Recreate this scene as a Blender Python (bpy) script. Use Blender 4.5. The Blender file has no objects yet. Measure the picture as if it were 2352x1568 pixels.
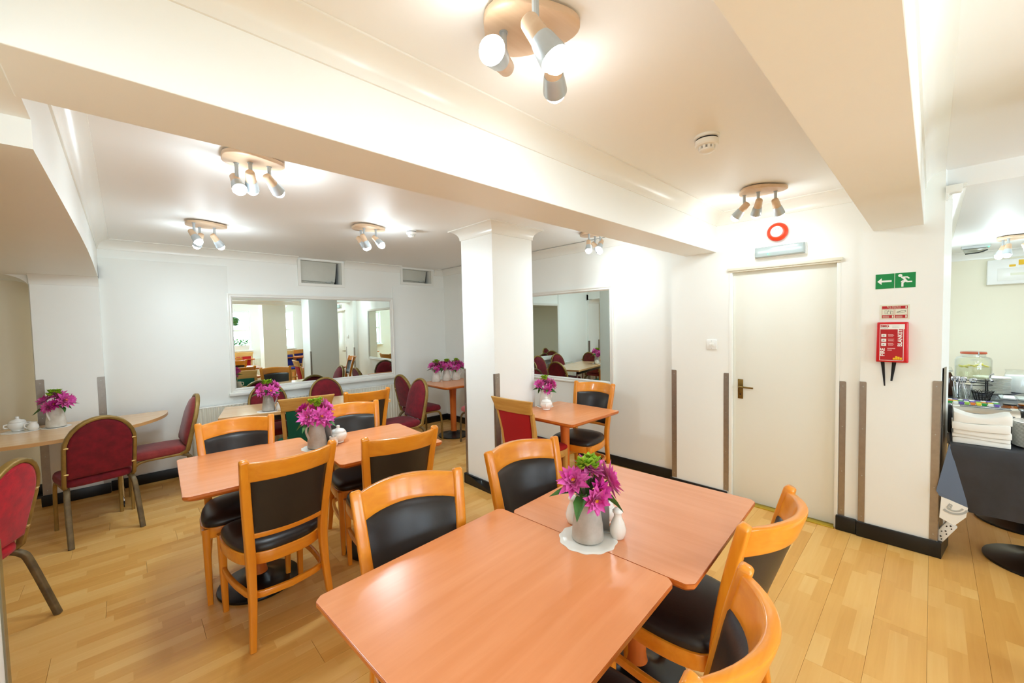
import bpy, bmesh, math, random
from mathutils import Vector, Matrix
R = math.radians
PI = math.pi
rnd = random.Random(7)
sc = bpy.context.scene
COL = sc.collection

# ---------------------------------------------------------------- camera
yaw, pitch, roll, FPX = .7645, -.0427, -.02084, 925.88
fw = Vector((math.sin(yaw)*math.cos(pitch), math.cos(yaw)*math.cos(pitch), math.sin(pitch)))
r0 = Vector((math.cos(yaw), -math.sin(yaw), 0)); u0 = r0.cross(fw)
rt = math.cos(roll)*r0 + math.sin(roll)*u0
up = -math.sin(roll)*r0 + math.cos(roll)*u0
cam = bpy.data.cameras.new('camera'); cam.sensor_width = 36; cam.lens = FPX/2352*36
cam.clip_start = .02; cam.clip_end = 60
co = bpy.data.objects.new('camera', cam); COL.objects.link(co)
co.matrix_world = Matrix(((rt.x, up.x, -fw.x, 0), (rt.y, up.y, -fw.y, 0), (rt.z, up.z, -fw.z, 1.55), (0, 0, 0, 1)))
sc.camera = co

# ---------------------------------------------------------------- world, daylight, exposure
w = bpy.data.worlds.new('sky'); sc.world = w; w.use_nodes = True
bg = w.node_tree.nodes['Background']; bg.inputs[0].default_value = (.93, .97, 1, 1); bg.inputs[1].default_value = 2.5
def area_light(name, loc, rot, sx, sy, power, col=(1, 1, 1)):
    l = bpy.data.lights.new(name, 'AREA'); l.shape = 'RECTANGLE'; l.size = sx; l.size_y = sy
    l.energy = power; l.color = col
    o = bpy.data.objects.new(name, l); o.location = loc; o.rotation_euler = rot; COL.objects.link(o)
    return o
# daylight standing in the mirrored window behind the camera and two more added for light
DAY = 23.0
for i, (x0, x1) in enumerate(((1.1, 2.45), (-.95, .55), (2.75, 3.6))):
    area_light('window_daylight', ((x0+x1)/2, -3.1, 1.52), (R(-90), 0, PI), x1-x0, 1.1, DAY*(x1-x0), (.62, .82, 1))
LAMP = 11.0                      # watts of each ceiling spot
vs = sc.view_settings
vs.view_transform = 'Standard'; vs.look = 'None'; vs.gamma = 1; vs.use_curve_mapping = False
vs.exposure = .54
sc.cycles.max_bounces = 12; sc.cycles.diffuse_bounces = 6; sc.cycles.glossy_bounces = 5
sc.cycles.transmission_bounces = 8; sc.cycles.transparent_max_bounces = 12
sc.cycles.sample_clamp_indirect = 8; sc.cycles.caustics_reflective = False; sc.cycles.caustics_refractive = False

# ---------------------------------------------------------------- materials
def lin(c):
    return tuple(((v/255)/12.92 if v/255 <= .04045 else ((v/255+.055)/1.055)**2.4) for v in c) + (1,)
MATS = {}
class NT:
    def __init__(s, name):
        s.m = bpy.data.materials.new(name); s.m.use_nodes = True; s.t = s.m.node_tree; s.n = s.t.nodes
        s.p = s.n['Principled BSDF']; MATS[name] = s.m
    def node(s, typ, **kw):
        n = s.n.new(typ)
        for k, v in kw.items():
            if k.startswith('i_'):
                key = k[2:]; n.inputs[int(key) if key.isdigit() else key.replace('_', ' ')].default_value = v
            else: setattr(n, k, v)
        return n
    def link(s, a, b): s.t.links.new(a, b)
    def setp(s, **kw):
        for k, v in kw.items(): s.p.inputs[k.replace('_', ' ')].default_value = v
    def math(s, op, a, b=None):
        n = s.node('ShaderNodeMath', operation=op)
        for i, v in enumerate((a, b)):
            if v is None: continue
            if isinstance(v, (int, float)): n.inputs[i].default_value = v
            else: s.link(v, n.inputs[i])
        return n.outputs[0]
def ramp(t, stops):
    n = t.node('ShaderNodeValToRGB'); e = n.color_ramp.elements
    while len(e) < len(stops): e.new(.5)
    for el, (pos, c) in zip(e, stops): el.position = pos; el.color = c
    return n
def plain(name, c, rough=.5, metal=0, noise=0, nscale=30, bump=0, bscale=200, spec=.5, coat=0, c2=None, trans=0, ior=1.45, sheen=0):
    t = NT(name); c = lin(c)
    t.setp(Base_Color=c, Roughness=rough, Metallic=metal, IOR=ior)
    t.p.inputs['Specular IOR Level'].default_value = spec
    t.p.inputs['Coat Weight'].default_value = coat
    t.p.inputs['Transmission Weight'].default_value = trans
    t.p.inputs['Sheen Weight'].default_value = sheen
    tc = t.node('ShaderNodeTexCoord')
    if c2 or noise:
        nz = t.node('ShaderNodeTexNoise', i_Scale=nscale, i_Detail=5.0, i_Roughness=.6)
        t.link(tc.outputs['Object'], nz.inputs['Vector'])
        cc = lin(c2) if c2 else tuple(v*(1-noise) for v in c[:3])+(1,)
        rp = ramp(t, [(.35, c), (.68, cc)]); t.link(nz.outputs[0], rp.inputs[0]); t.link(rp.outputs[0], t.p.inputs['Base Color'])
    if bump:
        nb = t.node('ShaderNodeTexNoise', i_Scale=bscale, i_Detail=3.0)
        t.link(tc.outputs['Object'], nb.inputs['Vector'])
        bp = t.node('ShaderNodeBump', i_Strength=bump, i_Distance=.002)
        t.link(nb.outputs[0], bp.inputs['Height']); t.link(bp.outputs[0], t.p.inputs['Normal'])
    return t.m
def wood(name, c1, c2, axis=0, fine=45, rough=.35, coat=.2, spec=.5, lo=.35, hi=.7):
    t = NT(name); tc = t.node('ShaderNodeTexCoord'); mp = t.node('ShaderNodeMapping')
    s = [fine, fine, fine]; s[axis] = 1.6; mp.inputs['Scale'].default_value = s
    oi = t.node('ShaderNodeObjectInfo'); va = t.node('ShaderNodeVectorMath', operation='ADD')
    t.link(tc.outputs['Object'], va.inputs[0]); t.link(oi.outputs['Random'], va.inputs[1])
    t.link(va.outputs[0], mp.inputs['Vector'])
    n1 = t.node('ShaderNodeTexNoise', i_Scale=1.0, i_Detail=5.0, i_Roughness=.6, i_Distortion=.5); t.link(mp.outputs[0], n1.inputs['Vector'])
    mp2 = t.node('ShaderNodeMapping'); s2 = [7, 7, 7]; s2[axis] = 1.0; mp2.inputs['Scale'].default_value = s2
    t.link(va.outputs[0], mp2.inputs['Vector'])
    n2 = t.node('ShaderNodeTexNoise', i_Scale=1.0, i_Detail=3.0, i_Distortion=1.2); t.link(mp2.outputs[0], n2.inputs['Vector'])
    mx = t.math('ADD', t.math('MULTIPLY', n1.outputs[0], .6), t.math('MULTIPLY', n2.outputs[0], .4))
    rp = ramp(t, [(lo, lin(c1)), (hi, lin(c2))]); t.link(mx, rp.inputs[0]); t.link(rp.outputs[0], t.p.inputs['Base Color'])
    t.setp(Roughness=rough); t.p.inputs['Coat Weight'].default_value = coat; t.p.inputs['Coat Roughness'].default_value = .12
    t.p.inputs['Specular IOR Level'].default_value = spec
    return t.m
def floor_mat():
    t = NT('floor_laminate'); tc = t.node('ShaderNodeTexCoord'); oi = t.node('ShaderNodeObjectInfo')
    sp = t.node('ShaderNodeSeparateXYZ'); t.link(tc.outputs['Object'], sp.inputs[0])
    strip = t.math('FLOOR', t.math('DIVIDE', sp.outputs[1], .0645))
    wn = t.node('ShaderNodeTexWhiteNoise', noise_dimensions='2D'); cb = t.node('ShaderNodeCombineXYZ')
    t.link(strip, cb.inputs[0]); t.link(oi.outputs['Random'], cb.inputs[1]); t.link(cb.outputs[0], wn.inputs['Vector'])
    seg = t.math('FLOOR', t.math('DIVIDE', t.math('ADD', sp.outputs[0], t.math('MULTIPLY', wn.outputs[0], .45)), .42))
    cb2 = t.node('ShaderNodeCombineXYZ'); t.link(strip, cb2.inputs[0]); t.link(seg, cb2.inputs[1]); t.link(oi.outputs['Random'], cb2.inputs[2])
    w2 = t.node('ShaderNodeTexWhiteNoise', noise_dimensions='3D'); t.link(cb2.outputs[0], w2.inputs['Vector'])
    mp = t.node('ShaderNodeMapping'); mp.inputs['Scale'].default_value = (2.2, 42, 1)
    va = t.node('ShaderNodeVectorMath', operation='ADD'); t.link(tc.outputs['Object'], va.inputs[0])
    sc3 = t.node('ShaderNodeVectorMath', operation='SCALE'); t.link(w2.outputs['Color'], sc3.inputs[0]); sc3.inputs['Scale'].default_value = 9.0
    t.link(sc3.outputs[0], va.inputs[1]); t.link(va.outputs[0], mp.inputs['Vector'])
    nz = t.node('ShaderNodeTexNoise', i_Scale=1.0, i_Detail=4.0, i_Distortion=.8); t.link(mp.outputs[0], nz.inputs['Vector'])
    mix = t.math('ADD', t.math('MULTIPLY', w2.outputs[0], .55), t.math('MULTIPLY', nz.outputs[0], .45))
    rp = ramp(t, [(.1, lin((212, 152, 72))), (.5, lin((228, 174, 94))), (.95, lin((238, 194, 120)))])
    t.link(mix, rp.inputs[0]); t.link(rp.outputs[0], t.p.inputs['Base Color'])
    t.setp(Roughness=.33); t.p.inputs['Specular IOR Level'].default_value = .45
    return t.m
WALL = plain('wall_paint', (244, 245, 240), .45, bump=.06, bscale=90, noise=.015, nscale=2)
CEIL = plain('ceiling_paint', (244, 244, 241), .5, bump=.05, bscale=120)
GLOSSW = plain('white_gloss_paint', (240, 239, 232), .25)
DOORP = plain('door_paint', (236, 235, 224), .3, noise=.01, nscale=2)
SKIRT = plain('black_skirting_paint', (22, 22, 22), .35, bump=.2, bscale=60)
FLOORM = floor_mat()
SUB = plain('floor_underlay', (60, 40, 22), .8)
ALU = plain('brushed_aluminium', (168, 160, 150), .38, metal=.85, noise=.12, nscale=25)
CHROME = plain('chrome', (225, 225, 228), .12, metal=1)
STEELD = plain('satin_grey_metal', (186, 194, 198), .35, metal=.45)
BLACKM = plain('black_metal', (16, 16, 17), .28, noise=.2)
MIRR = plain('mirror_glass', (226, 236, 231), .0, metal=1)
CHW = wood('chair_orange_beech', (232, 148, 38), (214, 122, 18), axis=2, fine=30, rough=.28, coat=.35)
CHWX = wood('chair_orange_beech_rail', (234, 150, 40), (216, 124, 20), axis=0, fine=30, rough=.28, coat=.35)
OAK = wood('pale_oak', (214, 164, 88), (186, 130, 56), axis=2, fine=40, rough=.4, coat=.1)
OAKX = wood('pale_oak_rail', (214, 164, 88), (186, 130, 56), axis=0, fine=40, rough=.4, coat=.1)
VINYL = plain('black_vinyl', (40, 35, 33), .36, bump=.12, bscale=160, noise=.1)
REDF = plain('red_fabric', (166, 12, 14), .85, bump=.25, bscale=500)
GREENF = plain('green_fabric', (2, 88, 66), .85, bump=.25, bscale=500)
BLUEF = plain('blue_fabric', (28, 34, 120), .85, bump=.25, bscale=500)
BURG = plain('burgundy_velvet', (130, 10, 30), .8, bump=.3, bscale=380, c2=(100, 4, 22), nscale=18, sheen=.1)
BURGLIT = plain('lit_burgundy_velvet', (200, 14, 40), .8, bump=.3, bscale=380, c2=(158, 16, 36), nscale=18, sheen=.1)  # burgundy velvet with the strong light on the pillar-side chair put into its colour
BURGS = plain('faded_red_velvet', (150, 52, 48), .85, bump=.3, bscale=380, c2=(128, 38, 40), nscale=18, sheen=.3)
PINKV = plain('pink_velvet', (206, 104, 104), .85, bump=.3, bscale=380, sheen=.3)
BRASS = plain('bronze_frame', (164, 132, 70), .42, metal=.35, noise=.35, nscale=12)
BRASSD = plain('worn_bronze_leg', (126, 106, 72), .5, metal=.3, c2=(92, 78, 56), nscale=16)
CLIPM = plain('brass_clip', (226, 196, 130), .35, metal=.5)
TOPX = wood('cherry_laminate_long', (236, 158, 108), (222, 138, 84), axis=0, fine=22, rough=.24, coat=.0, lo=.3, hi=.72)
TOPY = wood('cherry_laminate_cross', (232, 160, 118), (220, 144, 98), axis=1, fine=30, rough=.24, coat=.0, lo=.3, hi=.72)
EDGE = wood('cherry_edge', (206, 112, 40), (186, 92, 28), axis=0, fine=30, rough=.3)
POLE = wood('cherry_pole', (220, 118, 44), (202, 98, 32), axis=2, fine=25, rough=.35)
BEECH = wood('beech_laminate', (236, 196, 150), (224, 178, 126), axis=0, fine=30, rough=.22, coat=.2)
BEECHE = plain('beech_edge', (214, 164, 106), .35)
ZINC = plain('washed_zinc', (172, 166, 156), .55, metal=.2, c2=(196, 192, 184), nscale=16, bump=.25, bscale=60)
ENAMEL = plain('white_enamel', (226, 222, 212), .45, c2=(202, 196, 184), nscale=18)
CHINA = plain('white_china', (240, 238, 232), .15)
PAPER = plain('white_paper', (240, 238, 230), .8, bump=.1, bscale=90)
CARD = plain('grey_menu_card', (150, 146, 142), .5)
PETAL = plain('magenta_petal', (204, 30, 140), .55, c2=(238, 116, 196), nscale=22, sheen=.2)
PETALD = plain('deep_magenta_petal', (176, 18, 120), .55, c2=(214, 60, 156), nscale=26)
LIME = plain('lime_blossom', (150, 190, 40), .6, noise=.3)
LEAF = plain('leaf_green', (70, 120, 44), .5, c2=(50, 92, 36), nscale=20)
YEL = plain('yellow_centre', (232, 168, 40), .7, noise=.3, nscale=120)
LWOOD = wood('lamp_wood', (224, 196, 164), (206, 172, 138), axis=0, fine=20, rough=.45, coat=.05)
PLAST = plain('white_plastic', (240, 240, 236), .35)
PLASTG = plain('grey_plastic', (176, 178, 174), .4)
DARKP = plain('dark_slot', (20, 20, 20), .6)
REDP = plain('red_plastic', (206, 20, 30), .3)
REDO = plain('orange_red_bell', (232, 66, 28), .3)
SIGNG = plain('sign_green', (0, 134, 66), .4)
SIGNR = plain('sign_red', (180, 18, 28), .4)
SIGNW = plain('sign_white', (242, 242, 238), .4)
SIGNC = plain('sign_cream', (228, 228, 206), .5)
YELP = plain('yellow_print', (236, 190, 30), .5)
INK = plain('black_ink', (25, 25, 25), .6)
TAPE = plain('black_tape', (14, 14, 14), .7)
OLDB = plain('antique_brass', (140, 112, 56), .35, metal=.8, noise=.25, nscale=40)
CLOTH = plain('charcoal_tablecloth', (52, 54, 60), .42, bump=.1, bscale=120, c2=(44, 46, 50), nscale=8)
CLOTHB = plain('cloth_blue_grey_lining', (96, 108, 126), .6, bump=.1, bscale=120)
AMBER = plain('amber_jam', (176, 96, 20), .15, trans=.3)
BROWNG = plain('brown_glass', (70, 44, 32), .1)
MILK = plain('milk', (240, 240, 234), .3)
ORANGE = plain('orange_peel', (226, 120, 30), .5, bump=.3)
FRUITR = plain('red_fruit', (210, 60, 30), .4)
LEMON = plain('lemon_slice', (240, 226, 60), .4)
def thin_glass(name, col, a=.86, rough=.02):
    t = NT(name); tr = t.node('ShaderNodeBsdfTransparent', i_Color=lin(col)); gl = t.node('ShaderNodeBsdfGlossy', i_Roughness=rough)
    lw = t.node('ShaderNodeLayerWeight', i_Blend=.5); mx = t.node('ShaderNodeMixShader')      # thin wall: reflectance rises at grazing angles
    mn = t.math('ADD', t.math('MULTIPLY', t.math('POWER', lw.outputs['Facing'], 4.0), .6), (1-a)*.4)
    t.link(mn, mx.inputs[0]); t.link(tr.outputs[0], mx.inputs[1]); t.link(gl.outputs[0], mx.inputs[2])
    t.link(mx.outputs[0], t.n['Material Output'].inputs[0]); return t.m
PANE = thin_glass('window_pane', (250, 252, 250))
GLASS = thin_glass('clear_glass', (250, 252, 251), .86)
FROST = plain('frosted_lens', (196, 208, 206), .18, trans=.3)
WATER = thin_glass('lemon_water', (248, 248, 236), .92)
CLEARP = thin_glass('clear_plastic', (226, 228, 222), .8, .15)
def glow(name, c, s):
    t = NT(name); t.p.inputs['Emission Color'].default_value = lin(c); t.p.inputs['Emission Strength'].default_value = s
    t.setp(Base_Color=lin(c)); return t.m
BULB = glow('lit_bulb', (255, 252, 244), 30)
EMG = glow('emergency_tube', (235, 245, 245), 1.2)
LED = glow('green_led', (60, 255, 140), 3)

# ---------------------------------------------------------------- mesh helpers
def ssmooth(me, ang):
    me.polygons.foreach_set('use_smooth', [True]*len(me.polygons)); me.set_sharp_from_angle(angle=R(ang))
class MB:
    def __init__(s): s.v = []; s.f = []
    def add(s, vs, fs):
        o = len(s.v); s.v += [tuple(p) for p in vs]; s.f += [tuple(i+o for i in f) for f in fs]; return s
    def box(s, x0, x1, y0, y1, z0, z1):
        return s.add([(x0, y0, z0), (x1, y0, z0), (x1, y1, z0), (x0, y1, z0), (x0, y0, z1), (x1, y0, z1), (x1, y1, z1), (x0, y1, z1)],
                     [(0, 3, 2, 1), (4, 5, 6, 7), (0, 1, 5, 4), (1, 2, 6, 5), (2, 3, 7, 6), (3, 0, 4, 7)])
    def loft(s, rings, closed=True, cap=True, loop=False):
        n = len(rings[0]); vs = [p for r in rings for p in r]; fs = []; m = len(rings)
        for i in range(m if loop else m-1):
            a = i*n; b = ((i+1) % m)*n
            for j in range(n if closed else n-1):
                k = (j+1) % n; fs.append((a+j, a+k, b+k, b+j))
        if cap and closed and not loop:
            fs.append(tuple(range(n-1, -1, -1))); fs.append(tuple((m-1)*n+j for j in range(n)))
        return s.add(vs, fs)
    def sweep(s, path, w, h, upv=(0, 0, 1), rad=.3, loop=False, seg=2, cap=True):
        P = [Vector(p) for p in path]; m = len(P); rings = []
        W = w if isinstance(w, (list, tuple)) else [w]*m; H = h if isinstance(h, (list, tuple)) else [h]*m
        for i in range(m):
            if loop: t = P[(i+1) % m]-P[i-1]
            else: t = P[min(i+1, m-1)]-P[max(i-1, 0)]
            t.normalize(); u = Vector(upv); sd = t.cross(u)
            if sd.length < 1e-5: sd = t.cross(Vector((0, 1, .01)))
            sd.normalize(); u = sd.cross(t).normalized()
            r = rad*min(W[i], H[i]); ring = []
            for cx, cy, a0 in ((1, 1, 0), (-1, 1, 90), (-1, -1, 180), (1, -1, 270)):
                for k in range(seg+1):
                    a = R(a0+90*k/seg)
                    ring.append(P[i]+sd*(cx*(W[i]/2-r)+r*math.cos(a))+u*(cy*(H[i]/2-r)+r*math.sin(a)))
            rings.append(ring)
        return s.loft(rings, True, cap, loop)
    def tube(s, path, r, n=10, cap=True, loop=False):
        P = [Vector(p) for p in path]; m = len(P); rr = r if isinstance(r, (list, tuple)) else [r]*m; rings = []
        prev = None
        for i in range(m):
            t = (P[(i+1) % m]-P[i-1]) if loop else (P[min(i+1, m-1)]-P[max(i-1, 0)])
            t.normalize()
            if prev is None:
                a = Vector((0, 0, 1)) if abs(t.z) < .9 else Vector((1, 0, 0))
                sd = t.cross(a).normalized()
            else: sd = (prev-t*prev.dot(t)).normalized()
            prev = sd; u = t.cross(sd)
            rings.append([P[i]+(sd*math.cos(2*PI*k/n)+u*math.sin(2*PI*k/n))*rr[i] for k in range(n)])
        return s.loft(rings, True, cap, loop)
    def lathe(s, prof, n=24, c=(0, 0, 0), sx=1, sy=1):
        rings = [[(c[0]+r*sx*math.cos(2*PI*k/n), c[1]+r*sy*math.sin(2*PI*k/n), c[2]+z) for k in range(n)] for r, z in prof]
        return s.loft(rings, True, True)
    def prism(s, poly, z0, z1):
        return s.loft([[(x, y, z0) for x, y in poly], [(x, y, z1) for x, y in poly]])
    def xform(s, M):
        s.v = [tuple(M @ Vector(p)) for p in s.v]; return s
    def build(s, name, mat, parent=None, bevel=0, smooth=35, seg=2):
        me = bpy.data.meshes.new(name); bm = bmesh.new()
        vv = [bm.verts.new(p) for p in s.v]; bm.verts.ensure_lookup_table()
        for f in s.f:
            try: bm.faces.new([vv[i] for i in f])
            except ValueError: pass
        bmesh.ops.remove_doubles(bm, verts=bm.verts, dist=1e-5)
        bmesh.ops.recalc_face_normals(bm, faces=bm.faces)
        if bevel:
            ed = [e for e in bm.edges if len(e.link_faces) == 2 and e.calc_face_angle() > R(40)]
            bmesh.ops.bevel(bm, geom=ed, offset=bevel, segments=seg, profile=.5, affect='EDGES', clamp_overlap=True)
        bm.to_mesh(me); bm.free()
        if smooth: ssmooth(me, smooth)
        me.materials.append(mat)
        o = bpy.data.objects.new(name, me); COL.objects.link(o)
        if parent: o.parent = parent
        return o
def tag(o, label=None, cat=None, group=None, kind=None):
    if label: o['label'] = label
    if cat: o['category'] = cat
    if group: o['group'] = group
    if kind: o['kind'] = kind
    return o
def thing(name, label, cat, loc=(0, 0, 0), rz=0, group=None):
    o = bpy.data.objects.new(name, None); o.empty_display_size = .1; COL.objects.link(o)
    o.location = loc; o.rotation_euler = (0, 0, rz); return tag(o, label, cat, group)
def copy_tree(o, parent=None):
    c = o.copy(); COL.objects.link(c)
    if parent: c.parent = parent
    for ch in o.children: copy_tree(ch, c)
    return c
def place(src, used, loc, rz, label, group=None):
    o = src if not used[0] else copy_tree(src)
    used[0] = True
    o.location = loc; o.rotation_euler = (0, 0, rz); o['label'] = label
    if group: o['group'] = group
    return o
def struct(o): o['kind'] = 'structure'; return o
def B(*a): return MB().box(*a)
def text(name, s, size, loc, ex, ey, mat, parent=None, align='CENTER', ext=.0004, sx=1.0, bold=0):
    cu = bpy.data.curves.new(name, 'FONT'); cu.body = s; cu.size = size; cu.align_x = align; cu.align_y = 'CENTER'; cu.extrude = ext; cu.offset = bold
    to = bpy.data.objects.new(name, cu); COL.objects.link(to)
    dg = bpy.context.evaluated_depsgraph_get(); me = bpy.data.meshes.new_from_object(to.evaluated_get(dg))
    bpy.data.objects.remove(to); bpy.data.curves.remove(cu)
    ex = Vector(ex); ey = Vector(ey); ez = ex.cross(ey)
    M = Matrix(((ex.x*sx, ey.x, ez.x, loc[0]), (ex.y*sx, ey.y, ez.y, loc[1]), (ex.z*sx, ey.z, ez.z, loc[2]), (0, 0, 0, 1)))
    me.transform(M); me.materials.clear(); me.materials.append(mat)
    o = bpy.data.objects.new(name, me); COL.objects.link(o)
    if parent: o.parent = parent
    return o
def crom(pts, n=4, loop=False):
    P = [Vector(p) for p in pts]; m = len(P); out = []
    for i in range(m if loop else m-1):
        a, b, c, d = (P[i-1] if loop or i else P[0]), P[i], P[(i+1) % m], (P[(i+2) % m] if loop or i+2 < m else P[-1])
        for k in range(n):
            t = k/n
            out.append(.5*((2*b)+(c-a)*t+(2*a-5*b+4*c-d)*t*t+(3*b-a-3*c+d)*t**3))
    if not loop: out.append(P[-1])
    return out

# ================================================================ STRUCTURE
YB, XR, XD, XP, ZC, XL = 5.56, 3.80, 3.72, 3.697, 2.45, -.16
# floor with laminate boards
fl = struct(B(-2.3, 8.0, -3.1, 6.3, -.08, -.013).build('floor', SUB, smooth=0))
BL, BW = 1.285, .1935
pm = MB().box(0.0005, BL-.0005, .0004, BW-.0004, -.0129, 0).build('plank', FLOORM, fl, bevel=.0006, seg=1)
first = True
rows = int((5.62+1.75)/BW)+1
for j in range(rows):
    y = -1.75+j*BW
    x = -1.75-((j*.43) % 1)*BL if y > 1.6 else -1.3-((j*.43) % 1)*BL
    xe = 3.85 if y > .1 else 7.0
    if y < -.85: xe = 4.3
    while x < xe:
        if x+BL > -2.3:
            o = pm if first else pm.copy()
            if not first: COL.objects.link(o)
            first = False; o.parent = fl; o.location = (x, y, 0)
        x += BL
rest = MB()
for j in range(7):
    y = -1.75-(j+1)*BW; x = -1.3-((j*.37) % 1)*BL
    while x < 7.6:
        rest.box(x+.0007, x+BL-.0007, y+.0006, y+BW-.0006, -.0129, 0); x += BL
o = rest.build('plank_field', FLOORM, fl, smooth=0); o['kind'] = 'stuff'

# ceilings
struct(B(-1.3, XD+.1, -3.1, 5.8, ZC, ZC+.15).build('ceiling', CEIL, smooth=0))
struct(B(XD+.02, 8.0, -3.1, 0, 2.335, 2.6).build('ceiling_serving_nook', CEIL, smooth=0))
struct(B(3.7, 4.1, 1.6, 5.8, ZC, ZC+.15).build('ceiling_right_strip', CEIL, smooth=0))

# back wall with two hatch openings just below the ceiling
V = [(1.64, 2.15, 2.13, 2.425), (3.06, 3.56, 2.22, 2.425)]
m = MB()
m.box(-.6, 4.1, YB, YB+.25, 0, 2.13); m.box(-.6, V[0][0], YB, YB+.25, 2.13, 2.5); m.box(V[0][1], V[1][0], YB, YB+.25, 2.13, 2.5)
m.box(V[1][1], 4.1, YB, YB+.25, 2.13, 2.5); m.box(V[1][0], V[1][1], YB, YB+.25, 2.13, 2.22)
m.box(V[0][0], V[0][1], YB, YB+.25, 2.425, 2.5); m.box(V[1][0], V[1][1], YB, YB+.25, 2.425, 2.5)
wb = struct(m.build('wall_back', WALL, smooth=0))
B(-.16, .865, YB-.014, YB, .1, 2.275).build('panel', WALL, wb, bevel=.002)
B(2.89, XR, YB-.014, YB, .1, 2.15).build('panel', WALL, wb, bevel=.002)
struct(B(XR, XR+.25, 1.6, 5.9, 0, 2.5).build('wall_right', WALL, smooth=0))
DY0, DY1, DZ = .478, 1.178, 1.962
m = MB(); m.box(XD, XD+.3, DY1, 1.70, 0, 2.5); m.box(XD, XD+.3, .3, DY0, 0, 2.5); m.box(XD, XD+.3, DY0, DY1, DZ, 2.5)
struct(m.build('wall_door_side', WALL, smooth=0))
struct(MB().prism([(XP, -.045), (3.95, -.082), (3.95, -.045), (8.0, -.045), (8.0, .342), (XP, .342)], 0, 2.5).build('wall_pier_right', WALL, smooth=0))
struct(B(7.8, 8.0, -3.1, 0, 0, 2.5).build('wall_serving_nook', plain('cream_wall_paint', (240, 234, 212), .5, bump=.05, bscale=90), smooth=0))
# wall behind the camera : first window seen in the mirror, other two added for light
WIN = [(1.1, 2.45), (-.95, .55), (2.75, 3.6)]
Z0, Z1 = .95, 2.1
m = MB(); m.box(-1.3, 8, -3.25, -3, 0, Z0); m.box(-1.3, 8, -3.25, -3, Z1, 2.6)
xs = [-1.3]+[v for w_ in sorted(WIN) for v in w_]+[8]
for a, b in zip(xs[::2], xs[1::2]): m.box(a, b, -3.25, -3, Z0, Z1)
struct(m.build('wall_window_side', WALL, smooth=0))
for i, (a, b) in enumerate(WIN):
    fr = MB(); t = .05
    fr.box(a, b, -3.14, -3.08, Z0, Z0+t); fr.box(a, b, -3.14, -3.08, Z1-t, Z1); fr.box(a, a+t, -3.14, -3.08, Z0+t, Z1-t); fr.box(b-t, b, -3.14, -3.08, Z0+t, Z1-t)
    fr.box(a+t, b-t, -3.14, -3.08, 1.50, 1.56)
    wo = struct(fr.build('window_%d' % (i+1), GLOSSW, smooth=0))
    B(a+t, b-t, -3.113, -3.107, Z0+t, 1.5).build('pane', PANE, wo, smooth=0)
    B(a+t, b-t, -3.113, -3.107, 1.56, Z1-t).build('pane', PANE, wo, smooth=0)
    B(a-.04, b+.04, -3.06, -2.86, Z0-.03, Z0).build('window_sill', GLOSSW, wo, bevel=.006)

# left side: near return, pillar, lowered bay ceiling, pier at the back
struct(B(-1.45, -1.2, -3.1, 1.75, 0, 2.5).build('wall_left', WALL, smooth=0))
struct(B(-1.3, XL, -.9, 1.73, 2.14, 2.5).build('ceiling_left_downstand', WALL, bevel=.002, smooth=0))
m = MB(); rings = []
for y, z in ((1.728, 2.060), (2.2, 2.076), (2.8, 2.096), (3.4, 2.114), (4.0, 2.124), (4.6, 2.118), (5.1, 2.098), (5.5, 2.072), (6.3, 2.04)):
    rings.append([(-2.3, y, z), (XL, y, z), (XL, y, 2.5), (-2.3, y, 2.5)])
struct(m.loft(rings).build('ceiling_left_bay', WALL, smooth=30))
struct(B(-2.3, -.27, 1.55, 1.7285, 0, 2.15).build('wall_left_pillar', WALL, bevel=.004, smooth=0))
struct(B(-2.35, -2.15, 1.5, 6.3, 0, 2.5).build('wall_left_bay', WALL, smooth=0))
struct(B(-.590, XL, 5.5, 5.85, 0, 2.2).build('wall_back_pier', WALL, bevel=.004, smooth=0))
struct(B(-2.3, -.3, 5.95, 6.25, 0, 2.2).build('wall_left_recess', plain('recess_cream_paint', (240, 230, 206), .5, bump=.05, bscale=90), smooth=0))
# curved drop at the head of the recess
m = MB(); n = 8
arc = [(.0, .0)]+[(.24-.24*math.cos(R(90*k/n)) if False else .20*(1-math.sin(R(90*k/n))), -.11*(1-math.cos(R(90*k/n)))) for k in range(n+1)]
struct(MB().loft([[(-.592-a, 5.52, 2.075+b) for a, b in arc]+[(-.592, 5.52, 1.95)], [(-.592-a, 5.96, 2.06+b) for a, b in arc]+[(-.592, 5.96, 1.93)]]).build('trim_recess_curve', WALL, smooth=40))

# downstand beams
struct(B(XL-.01, XD+.02, 1.303, 1.575, 2.135, 2.5).build('beam_middle', WALL, bevel=.003, smooth=0))
struct(B(-1.25, XP+.01, .045, .287, 2.13, 2.5).build('beam_right', WALL, bevel=.003, smooth=0))
# column and its twin behind the camera
struct(B(2.37, 2.88, 2.70, 3.155, 0, 2.46).build('column_middle', WALL, bevel=.004, smooth=0))
struct(B(2.32, 2.84, -.98, -.55, 0, 2.46).build('column_rear', WALL, bevel=.004, smooth=0))

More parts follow.
